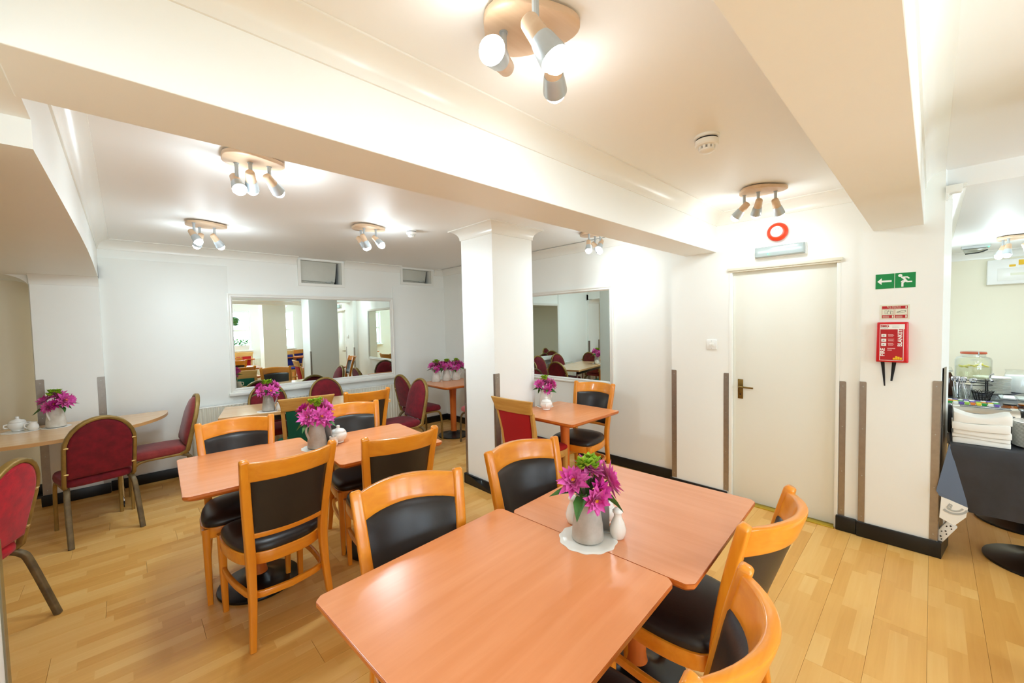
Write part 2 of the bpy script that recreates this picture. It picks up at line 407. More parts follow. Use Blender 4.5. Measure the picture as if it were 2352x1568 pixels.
# plaster coving
CV = [(0, 0), (.088, 0), (.088, -.007)]+[(.088-.08*math.sin(R(90*k/6)), -.087+.08*math.cos(R(90*k/6))) for k in range(1, 7)]+[(.008, -.094), (0, -.094)]
ncov = [0]
def cove(p0, p1, nrm, z=ZC, e0=0, e1=0):
    p0, p1, nrm = Vector(p0), Vector(p1), Vector(nrm); t = (p1-p0).normalized(); rings = []
    for p, e, sg in ((p0, e0, -1), (p1, e1, 1)):
        rings.append([(p.x+nrm.x*d+t.x*d*e*sg, p.y+nrm.y*d+t.y*d*e*sg, z+h) for d, h in CV])
    ncov[0] += 1
    return struct(MB().loft(rings).build('trim_%d' % ncov[0], GLOSSW, smooth=40))
cove((XL, YB), (1.60, YB), (0, -1), e0=-1, e1=0)
cove((2.19, YB), (3.02, YB), (0, -1))
cove((3.62, YB), (XR, YB), (0, -1), e1=-1)
cove((XL, 1.575), (XL, YB), (1, 0), e0=0, e1=-1)
cove((XR, 1.575), (XR, YB), (-1, 0), e0=0, e1=-1)
cove((XL, 1.303), (XD, 1.303), (0, -1), e1=-1)
cove((XD, .287), (XD, 1.303), (-1, 0), e1=-1)
for (a, b, n_) in (((2.37, 2.70), (2.88, 2.70), (0, -1)), ((2.88, 2.70), (2.88, 3.155), (1, 0)), ((2.88, 3.155), (2.37, 3.155), (0, 1)), ((2.37, 3.155), (2.37, 2.70), (-1, 0))):
    cove(a, b, n_, e0=1, e1=1)
cove((-1.2, .045), (XP, .045), (0, -1), e1=0)
cove((7.8, -3), (7.8, -.045), (-1, 0), 2.335)
cove((XD+.04, -.045), (7.8, -.045), (0, -1), 2.335)
cove((XL-.43, 5.5), (XL, 5.5), (0, -1), 2.085, e1=0)
cove((-.27, 1.73), (-.9, 1.73), (0, 1), 2.062)
# cut plaster ends where the nook begins
struct(B(XP-.012, XD+.03, -.115, -.045, 2.30, 2.345).build('trim_%d' % (ncov[0]+1), GLOSSW, bevel=.003))
struct(MB().loft([[(XP-.01, -.045-d, 2.345+h*.9) for d, h in CV], [(XD+.05, -.045-d, 2.345+h*.9) for d, h in CV]]).build('trim_%d' % (ncov[0]+2), GLOSSW, smooth=40))

# black skirting
def skirt(name, x0, x1, y0, y1, h=.1):
    return struct(B(x0, x1, y0, y1, 0, h).build(name, SKIRT, bevel=.006))
skirt('baseboard_back', XL, XR, YB-.032, YB-.014)
skirt('baseboard_back_pier', -.605, XL, 5.482, 5.5)
skirt('baseboard_right', XR-.018, XR, 1.70, YB-.032)
skirt('baseboard_recess', -2.1, -.6, 5.932, 5.95)
skirt('baseboard_door_side', XD-.018, XD, DY1+.03, 1.715, .06)
skirt('baseboard_door_edge', XD-.03, XD, .352, DY0-.01, .105)
skirt('baseboard_pier', XP-.018, XP, -.0635, .352, .105)
struct(MB().prism([(XP-.018, -.0632), (3.95, -.1), (3.95, -.0825), (XP, -.0455)], 0, .1).build('baseboard_pier_end', SKIRT, smooth=0))
m = MB(); m.box(2.35, 2.90, 2.68, 2.70, 0, .1); m.box(2.35, 2.37, 2.70, 3.155, 0, .1); m.box(2.35, 2.90, 3.155, 3.175, 0, .1); m.box(2.88, 2.90, 2.70, 3.155, 0, .1)
struct(m.build('baseboard_column', SKIRT, bevel=.005))
skirt('baseboard_left_pillar', -2.1, -.25, 1.7285, 1.747)

# door
d = struct(B(XD+.03, XD+.07, DY0+.003, DY1-.003, .012, DZ-.006).build('door_1', DOORP, bevel=.003))
fr = MB(); fr.box(XD-.004, XD+.1, DY1-.0025, DY1+.022, 0, DZ+.0); fr.box(XD-.004, XD+.1, DY0-.02, DY0+.0025, 0, DZ)
fr.build('door_frame', GLOSSW, d, bevel=.002)
hd = MB(); hd.box(XD-.022, XD+.05, DY0-.03, DY1+.03, DZ-.004, DZ+.018); hd.box(XD-.012, XD+.05, DY0-.02, DY1+.02, DZ-.016, DZ-.004)
hd.build('door_head_trim', plain('cream_trim_paint', (226, 220, 200), .4), d, bevel=.002)
B(XD-.03, XD+.09, DY0, DY1, 0, .008).build('threshold_strip', plain('brass_threshold', (206, 178, 60), .3, metal=.7), d, bevel=.002)
hp = B(XD+.024, XD+.031, 1.098, 1.138, .88, 1.045).build('handle_plate', OLDB, d, bevel=.002)
MB().tube([(XD+.03, 1.118, .985), (XD-.012, 1.118, .985), (XD-.022, 1.108, .985), (XD-.022, 1.01, .983)], [.009, .009, .008, .007], 10).build('lever', OLDB, d, smooth=50)
MB().tube([(XD+.0235, 1.118, .918), (XD+.0225, 1.118, .918)], .006, 10).build('keyhole', DARKP, d)

# ================================================================ WALL AND CEILING FITTINGS
# corner guards: aluminium angles screwed to the corners
def guard(x, y, da, db, label, z0=.1, z1=1.12, wd=.038, wb_=.022, mat=ALU):
    # da, db: directions in which the two flanges run, each lying on the wall
    da, db = Vector(da), Vector(db); th = .0025; o3 = -(da+db)*th
    g = thing('corner_guard', label, 'corner guard', (x, y, 0), 0, 'corner guards on the wall edges')
    def fl_(dirv, nrm, wdt, nm):
        rc = .008; n = 3; pts = [(0, z0), (wdt, z0)]
        pts += [(wdt-rc+rc*math.cos(R(90*k/n)), z1-rc+rc*math.sin(R(90*k/n))) for k in range(n+1)]+[(0, z1)]
        r1 = [tuple(dirv*s+Vector((0, 0, z))+nrm*.0004) for s, z in pts]; r2 = [tuple(dirv*s+Vector((0, 0, z))+nrm*th) for s, z in pts]
        return MB().loft([r1, r2]).build(nm, mat, g, smooth=0)
    fl_(da, -db, wd, 'flange'); fl_(db, -da, wb_, 'flange')
    sm = MB()
    for z in (z0+.04, (z0*2+z1)/3, (z0+2*z1)/3, z1-.035):
        c = da*(wd*.5)+Vector((0, 0, z))
        sm.tube([c-db*th, c-db*(th+.0015)], .0035, 8)
    sm.build('screw', STEELD, g)
    return g
guard(XL, 5.5, (-1, 0, 0), (0, 1, 0), 'grey metal corner guard on back pier edge beside the half-round table', .1, 1.13, .05)
guard(-.59, 5.5, (1, 0, 0), (0, 1, 0), 'grey metal corner guard above the white china in the left bay', .1, 1.145, .05)
guard(2.37, 3.155, (0, -1, 0), (1, 0, 0), 'metal corner guard on far edge of the column near the trio of jugs', .1, 1.13, .03)
guard(2.37, 2.70, (1, 0, 0), (0, 1, 0), 'metal corner guard on near column edge beside the red-backed chair', .1, 1.11, .055)
guard(2.88, 2.70, (-1, 0, 0), (0, 1, 0), 'pale corner guard on column edge beside the smaller mirror', .1, 1.12, .035, mat=PLAST)
guard(XD, 1.70, (0, -1, 0), (1, 0, 0), 'brownish metal corner guard at the wall edge under the beam end', .065, 1.09, .045)
guard(XD, DY1+.024, (0, 1, 0), (1, 0, 0), 'brownish metal guard strip beside the door handle', .065, 1.092, .04)
guard(XD, DY0-.022, (0, -1, 0), (1, 0, 0), 'metal guard strip along the hinge side of the door', .105, 1.09, .036)
guard(XP, .342, (0, -1, 0), (1, 0, 0), 'metal corner guard below and left of the fire blanket box', .105, 1.1, .034)
guard(XP, -.045, (0, 1, 0), (.9895, -.1447, 0), 'metal corner guard on the pier edge beside the serving table', .105, 1.135, .036, .035)
guard(XP+.04, -.0512, (.9895, -.1447, 0), (0, 1, 0), 'taller metal guard strip on the pier end facing the serving table', .1, 1.215, .12, .001)
g = thing('corner_guard', 'clear plastic corner guard on the left pillar beside the brightly lit burgundy chair', 'corner guard', (-.27, 1.7285, 0), 0, 'corner guards on the wall edges')
B(-.04, .004, -.0015+.0018, .0035, .1, 1.0).build('flange', CLEARP, g, smooth=0); B(.0005, .004, -.04, .0, .1, 1.0).build('flange', CLEARP, g, smooth=0)

# framed mirrors
def mirror(name, w_, h, label, loc, rz, fwd=.05):
    t = thing(name, label, 'mirror', loc, rz)          # local: x along the wall, -y out of the wall, z up, origin bottom centre
    prof = [(0, 0), (0, -.022), (.012, -.026), (.024, -.020), (.036, -.024), (.05, -.012), (.05, 0)]
    rings = []
    for sx_, sz in ((-1, 0), (1, 0), (1, 1), (-1, 1)):
        rings.append([(sx_*(w_/2-d), y, (d if sz == 0 else h-d)) for d, y in prof])
    MB().loft(rings, True, False, True).build('frame', GLOSSW, t, smooth=30)
    B(-w_/2+.045, w_/2-.045, -.008, -.003, .045, h-.045).build('glass', MIRR, t, smooth=0)
    return t
mm = mirror('wall_mirror', 2.02, 1.14, 'wide white-framed mirror on the back wall above the long pale table', (1.86, YB-.019, .83), R(-.85))
B(-1.03, 1.03, -.045, .0, -.035, -.0).build('ledge', GLOSSW, mm, bevel=.006)
mirror('wall_mirror', 1.23, 1.09, 'smaller white-framed mirror on the right wall beside the column', (XR-.002, 2.985, .855), R(-90))

# hatches above the mirror
def hatch(x0, x1, z0, z1, label):
    t = thing('ventilation_hatch', label, 'hatch', ((x0+x1)/2, YB, z0)); w_ = x1-x0; h = z1-z0
    f_ = MB(); e = .035
    f_.box(-w_/2-e, -w_/2, -.02, .0, -e, h); f_.box(w_/2, w_/2+e, -.02, .0, -e, h); f_.box(-w_/2, w_/2, -.02, 0, -e, 0)
    f_.build('surround', GLOSSW, t, smooth=0)
    mk = MB(); mk.box(-w_/2, w_/2, .2, .21, 0, h); mk.build('back_board', DARKP, t, smooth=0)
    fl2 = MB().loft([[(-w_/2+.002, .02, .035), (w_/2-.06, .075, .035), (w_/2-.03, .075, h-.002), (-w_/2+.002, .02, h-.002)], [(-w_/2+.002, .035, .035), (w_/2-.06, .09, .035), (w_/2-.03, .09, h-.002), (-w_/2+.002, .035, h-.002)]])
    fl2.build('flap', plain('flap_paint', (206, 206, 196), .5, noise=.05, nscale=8), t, bevel=.004)
    MB().loft([[(-w_/2+.002, .015, .0), (w_/2-.07, .07, .0), (w_/2-.07, .07, .032), (-w_/2+.002, .015, .032)], [(-w_/2+.002, .05, .0), (w_/2-.07, .1, .0), (w_/2-.07, .1, .032), (-w_/2+.002, .05, .032)]]).build('ledge', plain('ledge_dust', (186, 184, 172), .7, noise=.25, nscale=60), t, bevel=.002)
    MB().tube([(w_*.14, .05, .026), (w_*.26, .055, .03), (w_*.30, .05, .05)], .007, 8).build('stay', PLASTG, t)
    return t
hatch(*V[0], 'larger white hatch with open grey flap above the mirror')
hatch(*V[1], 'smaller white hatch with open grey flap above the trio of flower jugs')

# radiator
rd = thing('radiator', 'long white ribbed radiator below the mirror on the back wall', 'radiator', (1.72, 5.485, 0))
rp_ = MB(); n = 62; prof = []
for k in range(n*4+1):
    x = -1.24+2.48*k/(n*4); prof.append((x, -.022 if k % 4 in (1, 2) else -.012))
top = [(x, y, .705) for x, y in prof]+[(1.24, .02, .705), (-1.24, .02, .705)]
bot = [(x, y, .16) for x, y in prof]+[(1.24, .02, .16), (-1.24, .02, .16)]
rp_.loft([bot, top]).build('panel', plain('radiator_cream', (232, 230, 214), .35), rd, smooth=20)
B(-1.245, 1.245, -.018, .045, .70, .712).build('top_grille', GLOSSW, rd, bevel=.003)
for x in (-1.1, 1.1): B(x-.015, x+.015, .02, .06, .3, .34).build('bracket', PLASTG, rd)
MB().tube([(1.2, 0, .17), (1.2, 0, .12), (1.2, 0, -.0)], .008, 8).build('pipe', GLOSSW, rd)
MB().tube([(-1.2, 0, .17), (-1.2, 0, .12), (-1.2, 0, -.0)], .008, 8).build('pipe', GLOSSW, rd)

# smoke detectors
def detector(x, y, r, label):
    t = thing('smoke_detector', label, 'smoke detector', (x, y, ZC)); k = r/.055
    MB().lathe([(r*.98, 0), (r, -.004*k), (r, -.012*k), (r*.9, -.014*k)], 28).build('base', PLAST, t)
    MB().lathe([(r*.86, -.0135*k), (r*.86, -.022*k)], 28).build('vent_gap', DARKP, t)
    MB().lathe([(r*.92, -.021*k), (r*.94, -.04*k), (r*.86, -.046*k), (r*.60, -.048*k)], 28).build('body', PLAST, t)
    for a in range(10):
        a_ = 2*PI*a/10; c, s_ = math.cos(a_)*r*.58, math.sin(a_)*r*.58
        MB().box(-.006*k, .006*k, -.003*k, .003*k, -.062*k, -.046*k).xform(Matrix.Translation((c, s_, 0)) @ Matrix.Rotation(a_+PI/2, 4, 'Z')).build('fin', PLAST, t)
    MB().lathe([(r*.52, -.046*k), (r*.52, -.061*k)], 20).build('core', plain('core_grey', (150, 150, 145), .5) if 'core_grey' not in MATS else MATS['core_grey'], t)
    MB().lathe([(r*.62, -.0605*k), (r*.6, -.068*k), (r*.4, -.075*k), (.001, -.077*k)], 24).build('cap', PLAST, t)
detector(2.10, .78, .058, 'white domed smoke detector on the ceiling near the doorway')
detector(1.98, 3.40, .048, 'small white smoke detector on the far ceiling beside a spotlight')

# alarm bell over the door (local x points into the room)
bell = thing('alarm_bell', 'round orange-red fire alarm bell above the door', 'alarm bell', (XD, .843, 2.222))
def disc_x(prof, n=36):     # profile of (radius, distance out of the wall); axis -x
    return MB().loft([[(-d_, r*math.cos(2*PI*k/n), r*math.sin(2*PI*k/n)) for k in range(n)] for r, d_ in prof])
disc_x([(.062, 0), (.062, .02), (.058, .022)]).build('back_plate', GLOSSW, bell)
disc_x([(.066, .022), (.071, .026), (.0705, .038), (.060, .052), (.046, .060), (.040, .058)]).build('gong', REDO, bell, smooth=60)
disc_x([(.041, .056), (.041, .0605), (.039, .062), (.001, .0625)]).build('centre_disc', SIGNW, bell)
disc_x([(.006, .062), (.006, .066), (.003, .067)], 12).build('screw', STEELD, bell)
for dy, s_ in ((.006, 1), (-.014, 1)): B(-.0632, -.0622, dy-.003, dy+.003, .014, .022).build('marking', PLASTG, bell)

# emergency bulkhead
em = thing('emergency_light', 'long clear emergency bulkhead light just above the door frame', 'emergency light', (XD, .83, 2.03))
B(-.03, 0, -.170, .170, 0, .095).build('base', PLAST, em, bevel=.006)
MB().loft([[(-.03, s*(.168-i), .004+j_*(.087)) for s, i, j_ in ((-1, 0, 0), (1, 0, 0), (1, 0, 1), (-1, 0, 1))], [(-.062, s*.160, .012+j_*.07) for s, j_ in ((-1, 0), (1, 0), (1, 1), (-1, 1))]]).build('lens', FROST, em, bevel=.006)
MB().tube([(-.042, -.14, .05), (-.042, .14, .05)], .008, 10).build('tube_lamp', EMG, em)
B(-.034, -.0305, -.15, .15, .02, .078).build('reflector', CHROME, em)
MB().tube([(-.060, .07, .028), (-.064, .07, .028)], .004, 8).build('indicator', LED, em)

# exit sign
ex = thing('exit_sign', 'green emergency exit sign with arrow and running man', 'sign', (XP, .174, 1.785))
ey_, ez_ = Vector((0, -1, 0)), Vector((0, 0, 1))
def onpier(pts, t0=.0012, t1=.0022):     # 2-D points (to the right, up) -> slab standing on the pier face
    return MB().loft([[(-t0, -u, v) for u, v in pts], [(-t1, -u, v) for u, v in pts]])
B(-.0012, 0, -.0985, .0985, -.051, .051).build('backing', SIGNW, ex)
onpier([(-.0965, -.049), (-.004, -.049), (-.004, .049), (-.0965, .049)]).build('arrow_panel', SIGNG, ex, smooth=0)
onpier([(-.001, -.049), (.0965, -.049), (.0965, .049), (-.001, .049)]).build('figure_panel', SIGNG, ex, smooth=0)
onpier([(-.088, 0), (-.066, .022), (-.066, .006), (-.017, .006), (-.017, -.006), (-.066, -.006), (-.066, -.022)], .002, .0030).build('arrow', SIGNW, ex, smooth=0)
fg = onpier([(.024+.010*math.cos(2*PI*k/16), .032+.010*math.sin(2*PI*k/16)) for k in range(16)], .002, .0030)
for poly in ([(.028, .024), (.058, .024), (.070, .012), (.064, .007), (.056, .016), (.046, .016), (.060, -.007), (.080, -.007), (.080, -.015), (.056, -.015), (.048, -.011), (.040, -.019), (.040, -.042), (.030, -.042), (.030, -.018), (.036, -.006), (.041, .004), (.034, .012), (.028, .018)],
             [(.026, -.010), (.031, -.014), (.040, -.003), (.037, .003)]):
    v = onpier(poly, .002, .0030); fg.add(v.v, v.f)
fg.build('running_figure', SIGNW, ex, smooth=0)

# fire blanket instruction sign
fs = thing('fire_blanket_sign', 'small cream and red fire blanket instruction sign above the red box', 'sign', (XP, .174, 1.578))
B(-.0015, 0, -.072, .072, -.049, .049).build('backing', SIGNC, fs)
onpier([(-.062, .022), (.062, .022), (.062, .041), (-.062, .041)], .0015, .0022).build('header', SIGNR, fs, smooth=0)
for u0_ in (-.062, .002):
    onpier([(u0_, -.040), (u0_+.06, -.040), (u0_+.06, .020), (u0_, .020)], .0015, .0019).build('panel', SIGNR, fs, smooth=0)
    onpier([(u0_+.0012, -.019), (u0_+.0588, -.019), (u0_+.0588, .0185), (u0_+.0012, .0185)], .0018, .0023).build('picture', SIGNC, fs, smooth=0)
    for q in range(3): onpier([(u0_+.004, -.0265-q*.0045), (u0_+.036, -.0265-q*.0045), (u0_+.036, -.025-q*.0045), (u0_+.004, -.025-q*.0045)], .0018, .0023).build('print_line', SIGNC, fs, smooth=0)
    onpier([(u0_+.050, -.037), (u0_+.057, -.037), (u0_+.057, -.022), (u0_+.050, -.022)], .0018, .0023).build('print_mark', SIGNC, fs, smooth=0)
onpier([(.052, .024), (.058, .024), (.058, .039), (.052, .039)], .0021, .0025).build('print_mark', SIGNC, fs, smooth=0)
sk = MB()
for x, y, w_, h in ((-.047, -.010, .010, .022), (-.034, -.012, .014, .016), (-.018, -.013, .010, .020), (-.030, .004, .012, .009)):
    for a, b in (((x, y), (x+w_, y)), ((x+w_, y), (x+w_, y+h)), ((x+w_, y+h), (x, y+h)), ((x, y+h), (x, y))):
        sk.tube([(-.0024, -a[0], a[1]), (-.0024, -b[0], b[1])], .0006, 4)
sk.build('drawing', INK, fs)
sk = MB().tube([(-.0024, -(.032+.022*math.cos(k*PI/8)), .001+.006*math.sin(k*PI/8)+.01*(math.cos(k*PI/8))*.3) for k in range(16)], .0008, 4, loop=True)
sk.tube([(-.0024, -.012, -.005), (-.0024, -.03, .006), (-.0024, -.055, .009)], .0008, 4)
sk.build('drawing', INK, fs)
text('lettering', 'Fire blanket', .014, (-.0024, .004, .0345), ey_, ez_, SIGNC, fs)
text('lettering', 'keep clear of obstruction', .0056, (-.0024, 0, .0262), ey_, ez_, SIGNC, fs)

# fire blanket box
fb = thing('fire_blanket', 'red fire blanket box with two black pull tapes on the pier', 'fire blanket', (XP, .182, 1.378))
bw0, bw1, hh = .080, .0765, .133
MB().loft([[(0, s*(bw0 if z < 0 else bw1), z*hh) for s, z in ((-1, -1), (1, -1), (1, 1), (-1, 1))], [(-.034, s*(bw0 if z < 0 else bw1)*.97, z*hh) for s, z in ((-1, -1), (1, -1), (1, 1), (-1, 1))], [(-.04, s*(bw0 if z < 0 else bw1)*.9, z*(hh-.006)) for s, z in ((-1, -1), (1, -1), (1, 1), (-1, 1))]]).build('case', REDP, fb, bevel=.008, seg=3)
def onbox(u0_, v0, u1, v1, d0, d1): return MB().box(-d1, -d0, -u1, -u0_, v0, v1)
onbox(-.060, .088, .060, .119, .040, .0408).build('label_header', SIGNW, fb)
onbox(-.060, -.121, .056, .088, .040, .0405).build('label_border', SIGNW, fb)
onbox(-.0575, -.1185, .0535, .0865, .0403, .0409).build('label', SIGNR, fb)
text('lettering', '3MG', .019, (-.0412, .037, .108), ey_, ez_, SIGNR, fb, sx=1.15, bold=.0006)
text('lettering', 'Fire Protection', .0058, (-.0412, .037, .0955), ey_, ez_, INK, fb)
for k in range(3): onbox(.0, .1085-k*.006, .035-.004*(k == 1), .110-k*.006, .0407, .0412).build('print_line', PLASTG, fb)
text('lettering', 'FIRE', .030, (-.0412, .0445, -.066), ez_, -ey_, SIGNW, fb, bold=.0009)
text('lettering', 'BLANKET', .029, (-.0412, -.039, .030), ez_, -ey_, SIGNW, fb, sx=.92, bold=.0008)
for k, zc in enumerate((.045, .014, -.014)):
    onbox(-.052, zc-.010, -.028, zc+.010, .0408, .0412).build('pictogram', SIGNW, fb)
    onbox(-.046, zc-.006, -.036, zc+.004, .0411, .0414).build('pictogram_figure', PLASTG, fb)
    for q in range(3): onbox(-.020+(.002 if q else 0), zc+.006-q*.006, .006+.004*((q+k) % 2), zc+.0085-q*.006, .0408, .0412).build('print_line', plain('label_print', (232, 190, 186), .5) if 'label_print' not in MATS else MATS['label_print'], fb)
for zc, u1 in ((-.040, .016), (-.051, .0)): onbox(-.022, zc-.003, u1, zc+.002, .0408, .0412).build('print_line', MATS['label_print'], fb)
for q in range(4):
    onbox(.006+q*.011, -.114, .016+q*.011, -.102+(.008 if q in (1, 2) else 0)+.003*(q % 2), .0408, .0412).build('flame_print', YELP, fb)
for u_, dz, w0 in ((-.045, .165, .020), (.012, .130, .022)):
    m = MB(); rings = []
    for k in range(9):
        s_ = k/8; wd_ = w0*(1-.62*s_) if dz > .15 else w0*(1-.5*s_); uu = u_+(.012*s_ if dz > .15 else -.012*s_)
        yy = -.020+.010*math.sin(s_*3)
        z = -hh+.004-dz*s_
        rings.append([(yy-.002, -(uu-wd_/2), z), (yy-.002-.003, -uu, z), (yy-.002, -(uu+wd_/2), z), (yy+.001, -uu, z)])
    m.loft(rings).build('pull_tape', TAPE, fb, smooth=60)

# light switch and sockets
sw = thing('light_switch', 'double white light switch on the wall beside the door', 'light switch', (XD, 1.338, 1.335))
B(-.009, 0, -.043, .043, -.043, .043).build('plate', PLAST, sw, bevel=.004)
for y in (.011, -.011): B(-.0125, -.008, y-.0095, y+.0095, -.014, .012).build('rocker', GLOSSW, sw, bevel=.002)
for z in (.032, -.032): MB().tube([(-.009, 0, z), (-.0102, 0, z)], .003, 8).build('screw', STEELD, sw)
so = thing('wall_socket', 'white wall socket behind the small square table by the column', 'socket', (XR, 3.05, .42))
B(-.009, 0, -.073, .073, -.043, .043).build('plate', PLAST, so, bevel=.004)
for y in (-.035, .035): B(-.0095, -.0085, y-.008, y+.008, -.02, -.004).build('pin_holes', DARKP, so); B(-.012, -.008, y-.008, y+.008, .012, .03).build('rocker', GLOSSW, so, bevel=.002)

# ceiling spotlights: a pick-shaped wooden plate with three swivelling heads
def spotlight(x, y, rz, heads, label, power=None, lc=(.70, .88, 1), stray=.22, k=1.0):
    t = thing('ceiling_spotlight', label, 'ceiling light', (x, y, ZC if x < 3.9 else 2.335), 0, 'wooden three-lamp ceiling spotlights')
    zc = t.location.z
    pl = [Matrix.Rotation(rz, 2) @ Vector((.142*math.cos(a)*(1+.10*math.cos(3*a)), .112*math.sin(a)*(1+.10*math.cos(3*a)))) for a in [2*PI*k/40 for k in range(40)]]
    MB().loft([[(p.x*.8, p.y*.8, 0) for p in pl], [(p.x*.8, p.y*.8, -.008) for p in pl]]).build('spacer', DARKP, t)
    MB().loft([[(p.x*.97, p.y*.97, -.008) for p in pl], [(p.x, p.y, -.011) for p in pl], [(p.x, p.y, -.026) for p in pl], [(p.x*.97, p.y*.97, -.030) for p in pl]]).build('plate', LWOOD, t, smooth=50)
    for tail, dr in heads:
        tl = Vector(tail)-Vector((x, y, zc)); dr = Vector(dr).normalized(); pv = tl+dr*.045
        s0 = Vector((pv.x, pv.y, -.028)); s0.x *= .93; s0.y *= .93
        MB().tube([s0, (s0.x, s0.y, -.034)], .013, 12).build('stem_collar', STEELD, t)
        MB().tube([s0, (s0.x, s0.y, pv.z+.012), tuple(pv+Vector((0, 0, .012)))], .0095, 10).build('stem', STEELD, t)
        q = Vector((0, 0, 1)).rotation_difference(dr).to_matrix().to_4x4(); M = Matrix.Translation(tl) @ q @ Matrix.Scale(k, 4)
        hd_ = MB().lathe([(.012, -.002), (.018, .0), (.0215, .006), (.0245, .058)], 20).xform(M).build('head', LWOOD, t, smooth=50)
        MB().lathe([(.0255, .058), (.028, .066), (.034, .110), (.034, .116), (.030, .115), (.026, .07)], 20).xform(M).build('shade', STEELD, t, smooth=50)
        MB().lathe([(.026, .106), (.029, .116), (.027, .130), (.018, .142), (.001, .147)], 16).xform(M).build('bulb', BULB, t, smooth=60)
        for kind, frac in (('SPOT', 1.0), ('POINT', stray)):      # reflector beam and the bare bulb's stray light
            l = bpy.data.lights.new('spot_bulb', kind); l.energy = LAMP*frac*(power or 1); l.shadow_soft_size = .04; l.color = lc
            if kind == 'SPOT': l.spot_size = R(172); l.spot_blend = 1.0
            lo = bpy.data.objects.new('spot_bulb', l); lo.parent = t; COL.objects.link(lo)
            lo.matrix_local = Matrix.Translation(tl+dr*.165*k) @ Vector((0, 0, -1)).rotation_difference((dr+Vector((0, 0, -.9))).normalized()).to_matrix().to_4x4()
    return t
HZ = 2.36
spotlight(.905, .850, R(-46), [((.89, .924, 2.34), (-.87, -.45, -.19)), ((.791, .741, 2.34), (.25, -.45, -.85)), ((.945, .79, 2.34), (.78, .57, -.24))], 'large wooden three-lamp ceiling spotlight nearest the camera above the front tables', .22, (.62, .83, 1), .26, 1.15)
spotlight(.515, 2.475, R(-5), [((.451, 2.561, HZ), (.08, -.66, -.75)), ((.500, 2.44, HZ), (.23, .8, -.5)), ((.575, 2.45, HZ), (.66, .64, -.45))], 'wooden ceiling spotlight just behind the middle beam over the second pair of tables')
spotlight(.520, 4.215, R(0), [((.417, 4.148, HZ), (.37, -.46, -.81)), ((.569, 4.227, HZ), (.53, .42, -.72)), ((.50, 4.26, HZ), (-.2, .6, -.7))], 'wooden ceiling spotlight far left above the half-round table', .8)
spotlight(1.60, 3.49, R(-5), [((1.545, 3.59, HZ), (.5, -.39, -.78)), ((1.645, 3.48, HZ), (.34, -.62, -.71)), ((1.53, 3.46, HZ), (.5, .2, -.8))], 'wooden ceiling spotlight above the long pale table beside the small detector', .75)
spotlight(3.42, 2.36, R(-40), [((3.34, 2.36, HZ), (-.33, -.22, -.92)), ((3.45, 2.28, HZ), (-.6, -.06, -.8)), ((3.46, 2.40, HZ), (.3, -.5, -.75))], 'wooden ceiling spotlight half hidden by the beam above the small square table', .46)
spotlight(3.185, .825, R(-62), [((3.175, .905, HZ), (.20, .72, -.66)), ((3.143, .825, HZ), (.65, .35, -.68)), ((3.223, .755, HZ), (.64, -.11, -.76))], 'wooden ceiling spotlight in front of the alarm bell by the door', .17, (.64, .85, 1), .3)
spotlight(6.5, -.55, R(20), [((6.44, -.52, 2.25), (-.3, .1, -.9)), ((6.54, -.5, 2.25), (-.2, .3, -.9)), ((6.5, -.62, 2.25), (.1, -.4, -.9))], 'wooden ceiling spotlight in the serving nook near the fuse box', 1.5)
spotlight(1.3, -1.4, R(10), [((1.22, -1.4, HZ), (-.4, .1, -.9)), ((1.36, -1.35, HZ), (.4, .4, -.8)), ((1.32, -1.47, HZ), (.1, -.5, -.8))], 'wooden ceiling spotlight over the tables by the windows')
spotlight(3.0, -1.9, R(60), [((2.95, -1.85, HZ), (-.4, .2, -.9)), ((3.06, -1.88, HZ), (.4, .2, -.8)), ((3.0, -1.97, HZ), (.1, -.5, -.8))], 'wooden ceiling spotlight over the blue chairs by the windows')

# fuse box, nook emergency light
fz = thing('fuse_box', 'white fuse box with yellow warning sticker on the nook wall', 'fuse box', (7.8, -.80, 2.04))
B(-.11, 0, -.34, .34, -.13, .17).build('case', PLAST, fz, bevel=.008)
B(-.116, -.109, -.22, .26, -.09, .06).build('cover', GLOSSW, fz, bevel=.006)
B(-.1125, -.1095, -.05, .10, .09, .15).build('warning_sticker', YELP, fz)
B(-.1125, -.1095, .12, .17, .075, .10).build('warning_sticker', YELP, fz)
B(-.1185, -.1155, -.1, .16, -.03, .0).build('label_strip', SIGNC, fz)
el = thing('emergency_light', 'small clear wedge emergency light under the nook ceiling', 'emergency light', (7.05, -.33, 2.335))
B(-.05, .05, -.11, .11, -.03, 0).build('base', PLASTG, el, bevel=.005)
MB().loft([[(-.045, y, -.03) for y in (-.1, .1)]+[(.045, y, -.03) for y in (.1, -.1)], [(-.03, y, -.085) for y in (-.06, .08)]+[(.03, y, -.085) for y in (.08, -.06)]]).build('lens', CLEARP, el, bevel=.01)
MB().tube([(-.035, -.09, -.06), (-.035, -.02, -.085), (-.035, .08, -.09)], .006, 8).build('lens_edge', DARKP, el)
MB().tube([(-.05, -.095, -.03), (-.056, -.095, -.03)], .006, 8).build('indicator', LED, el)

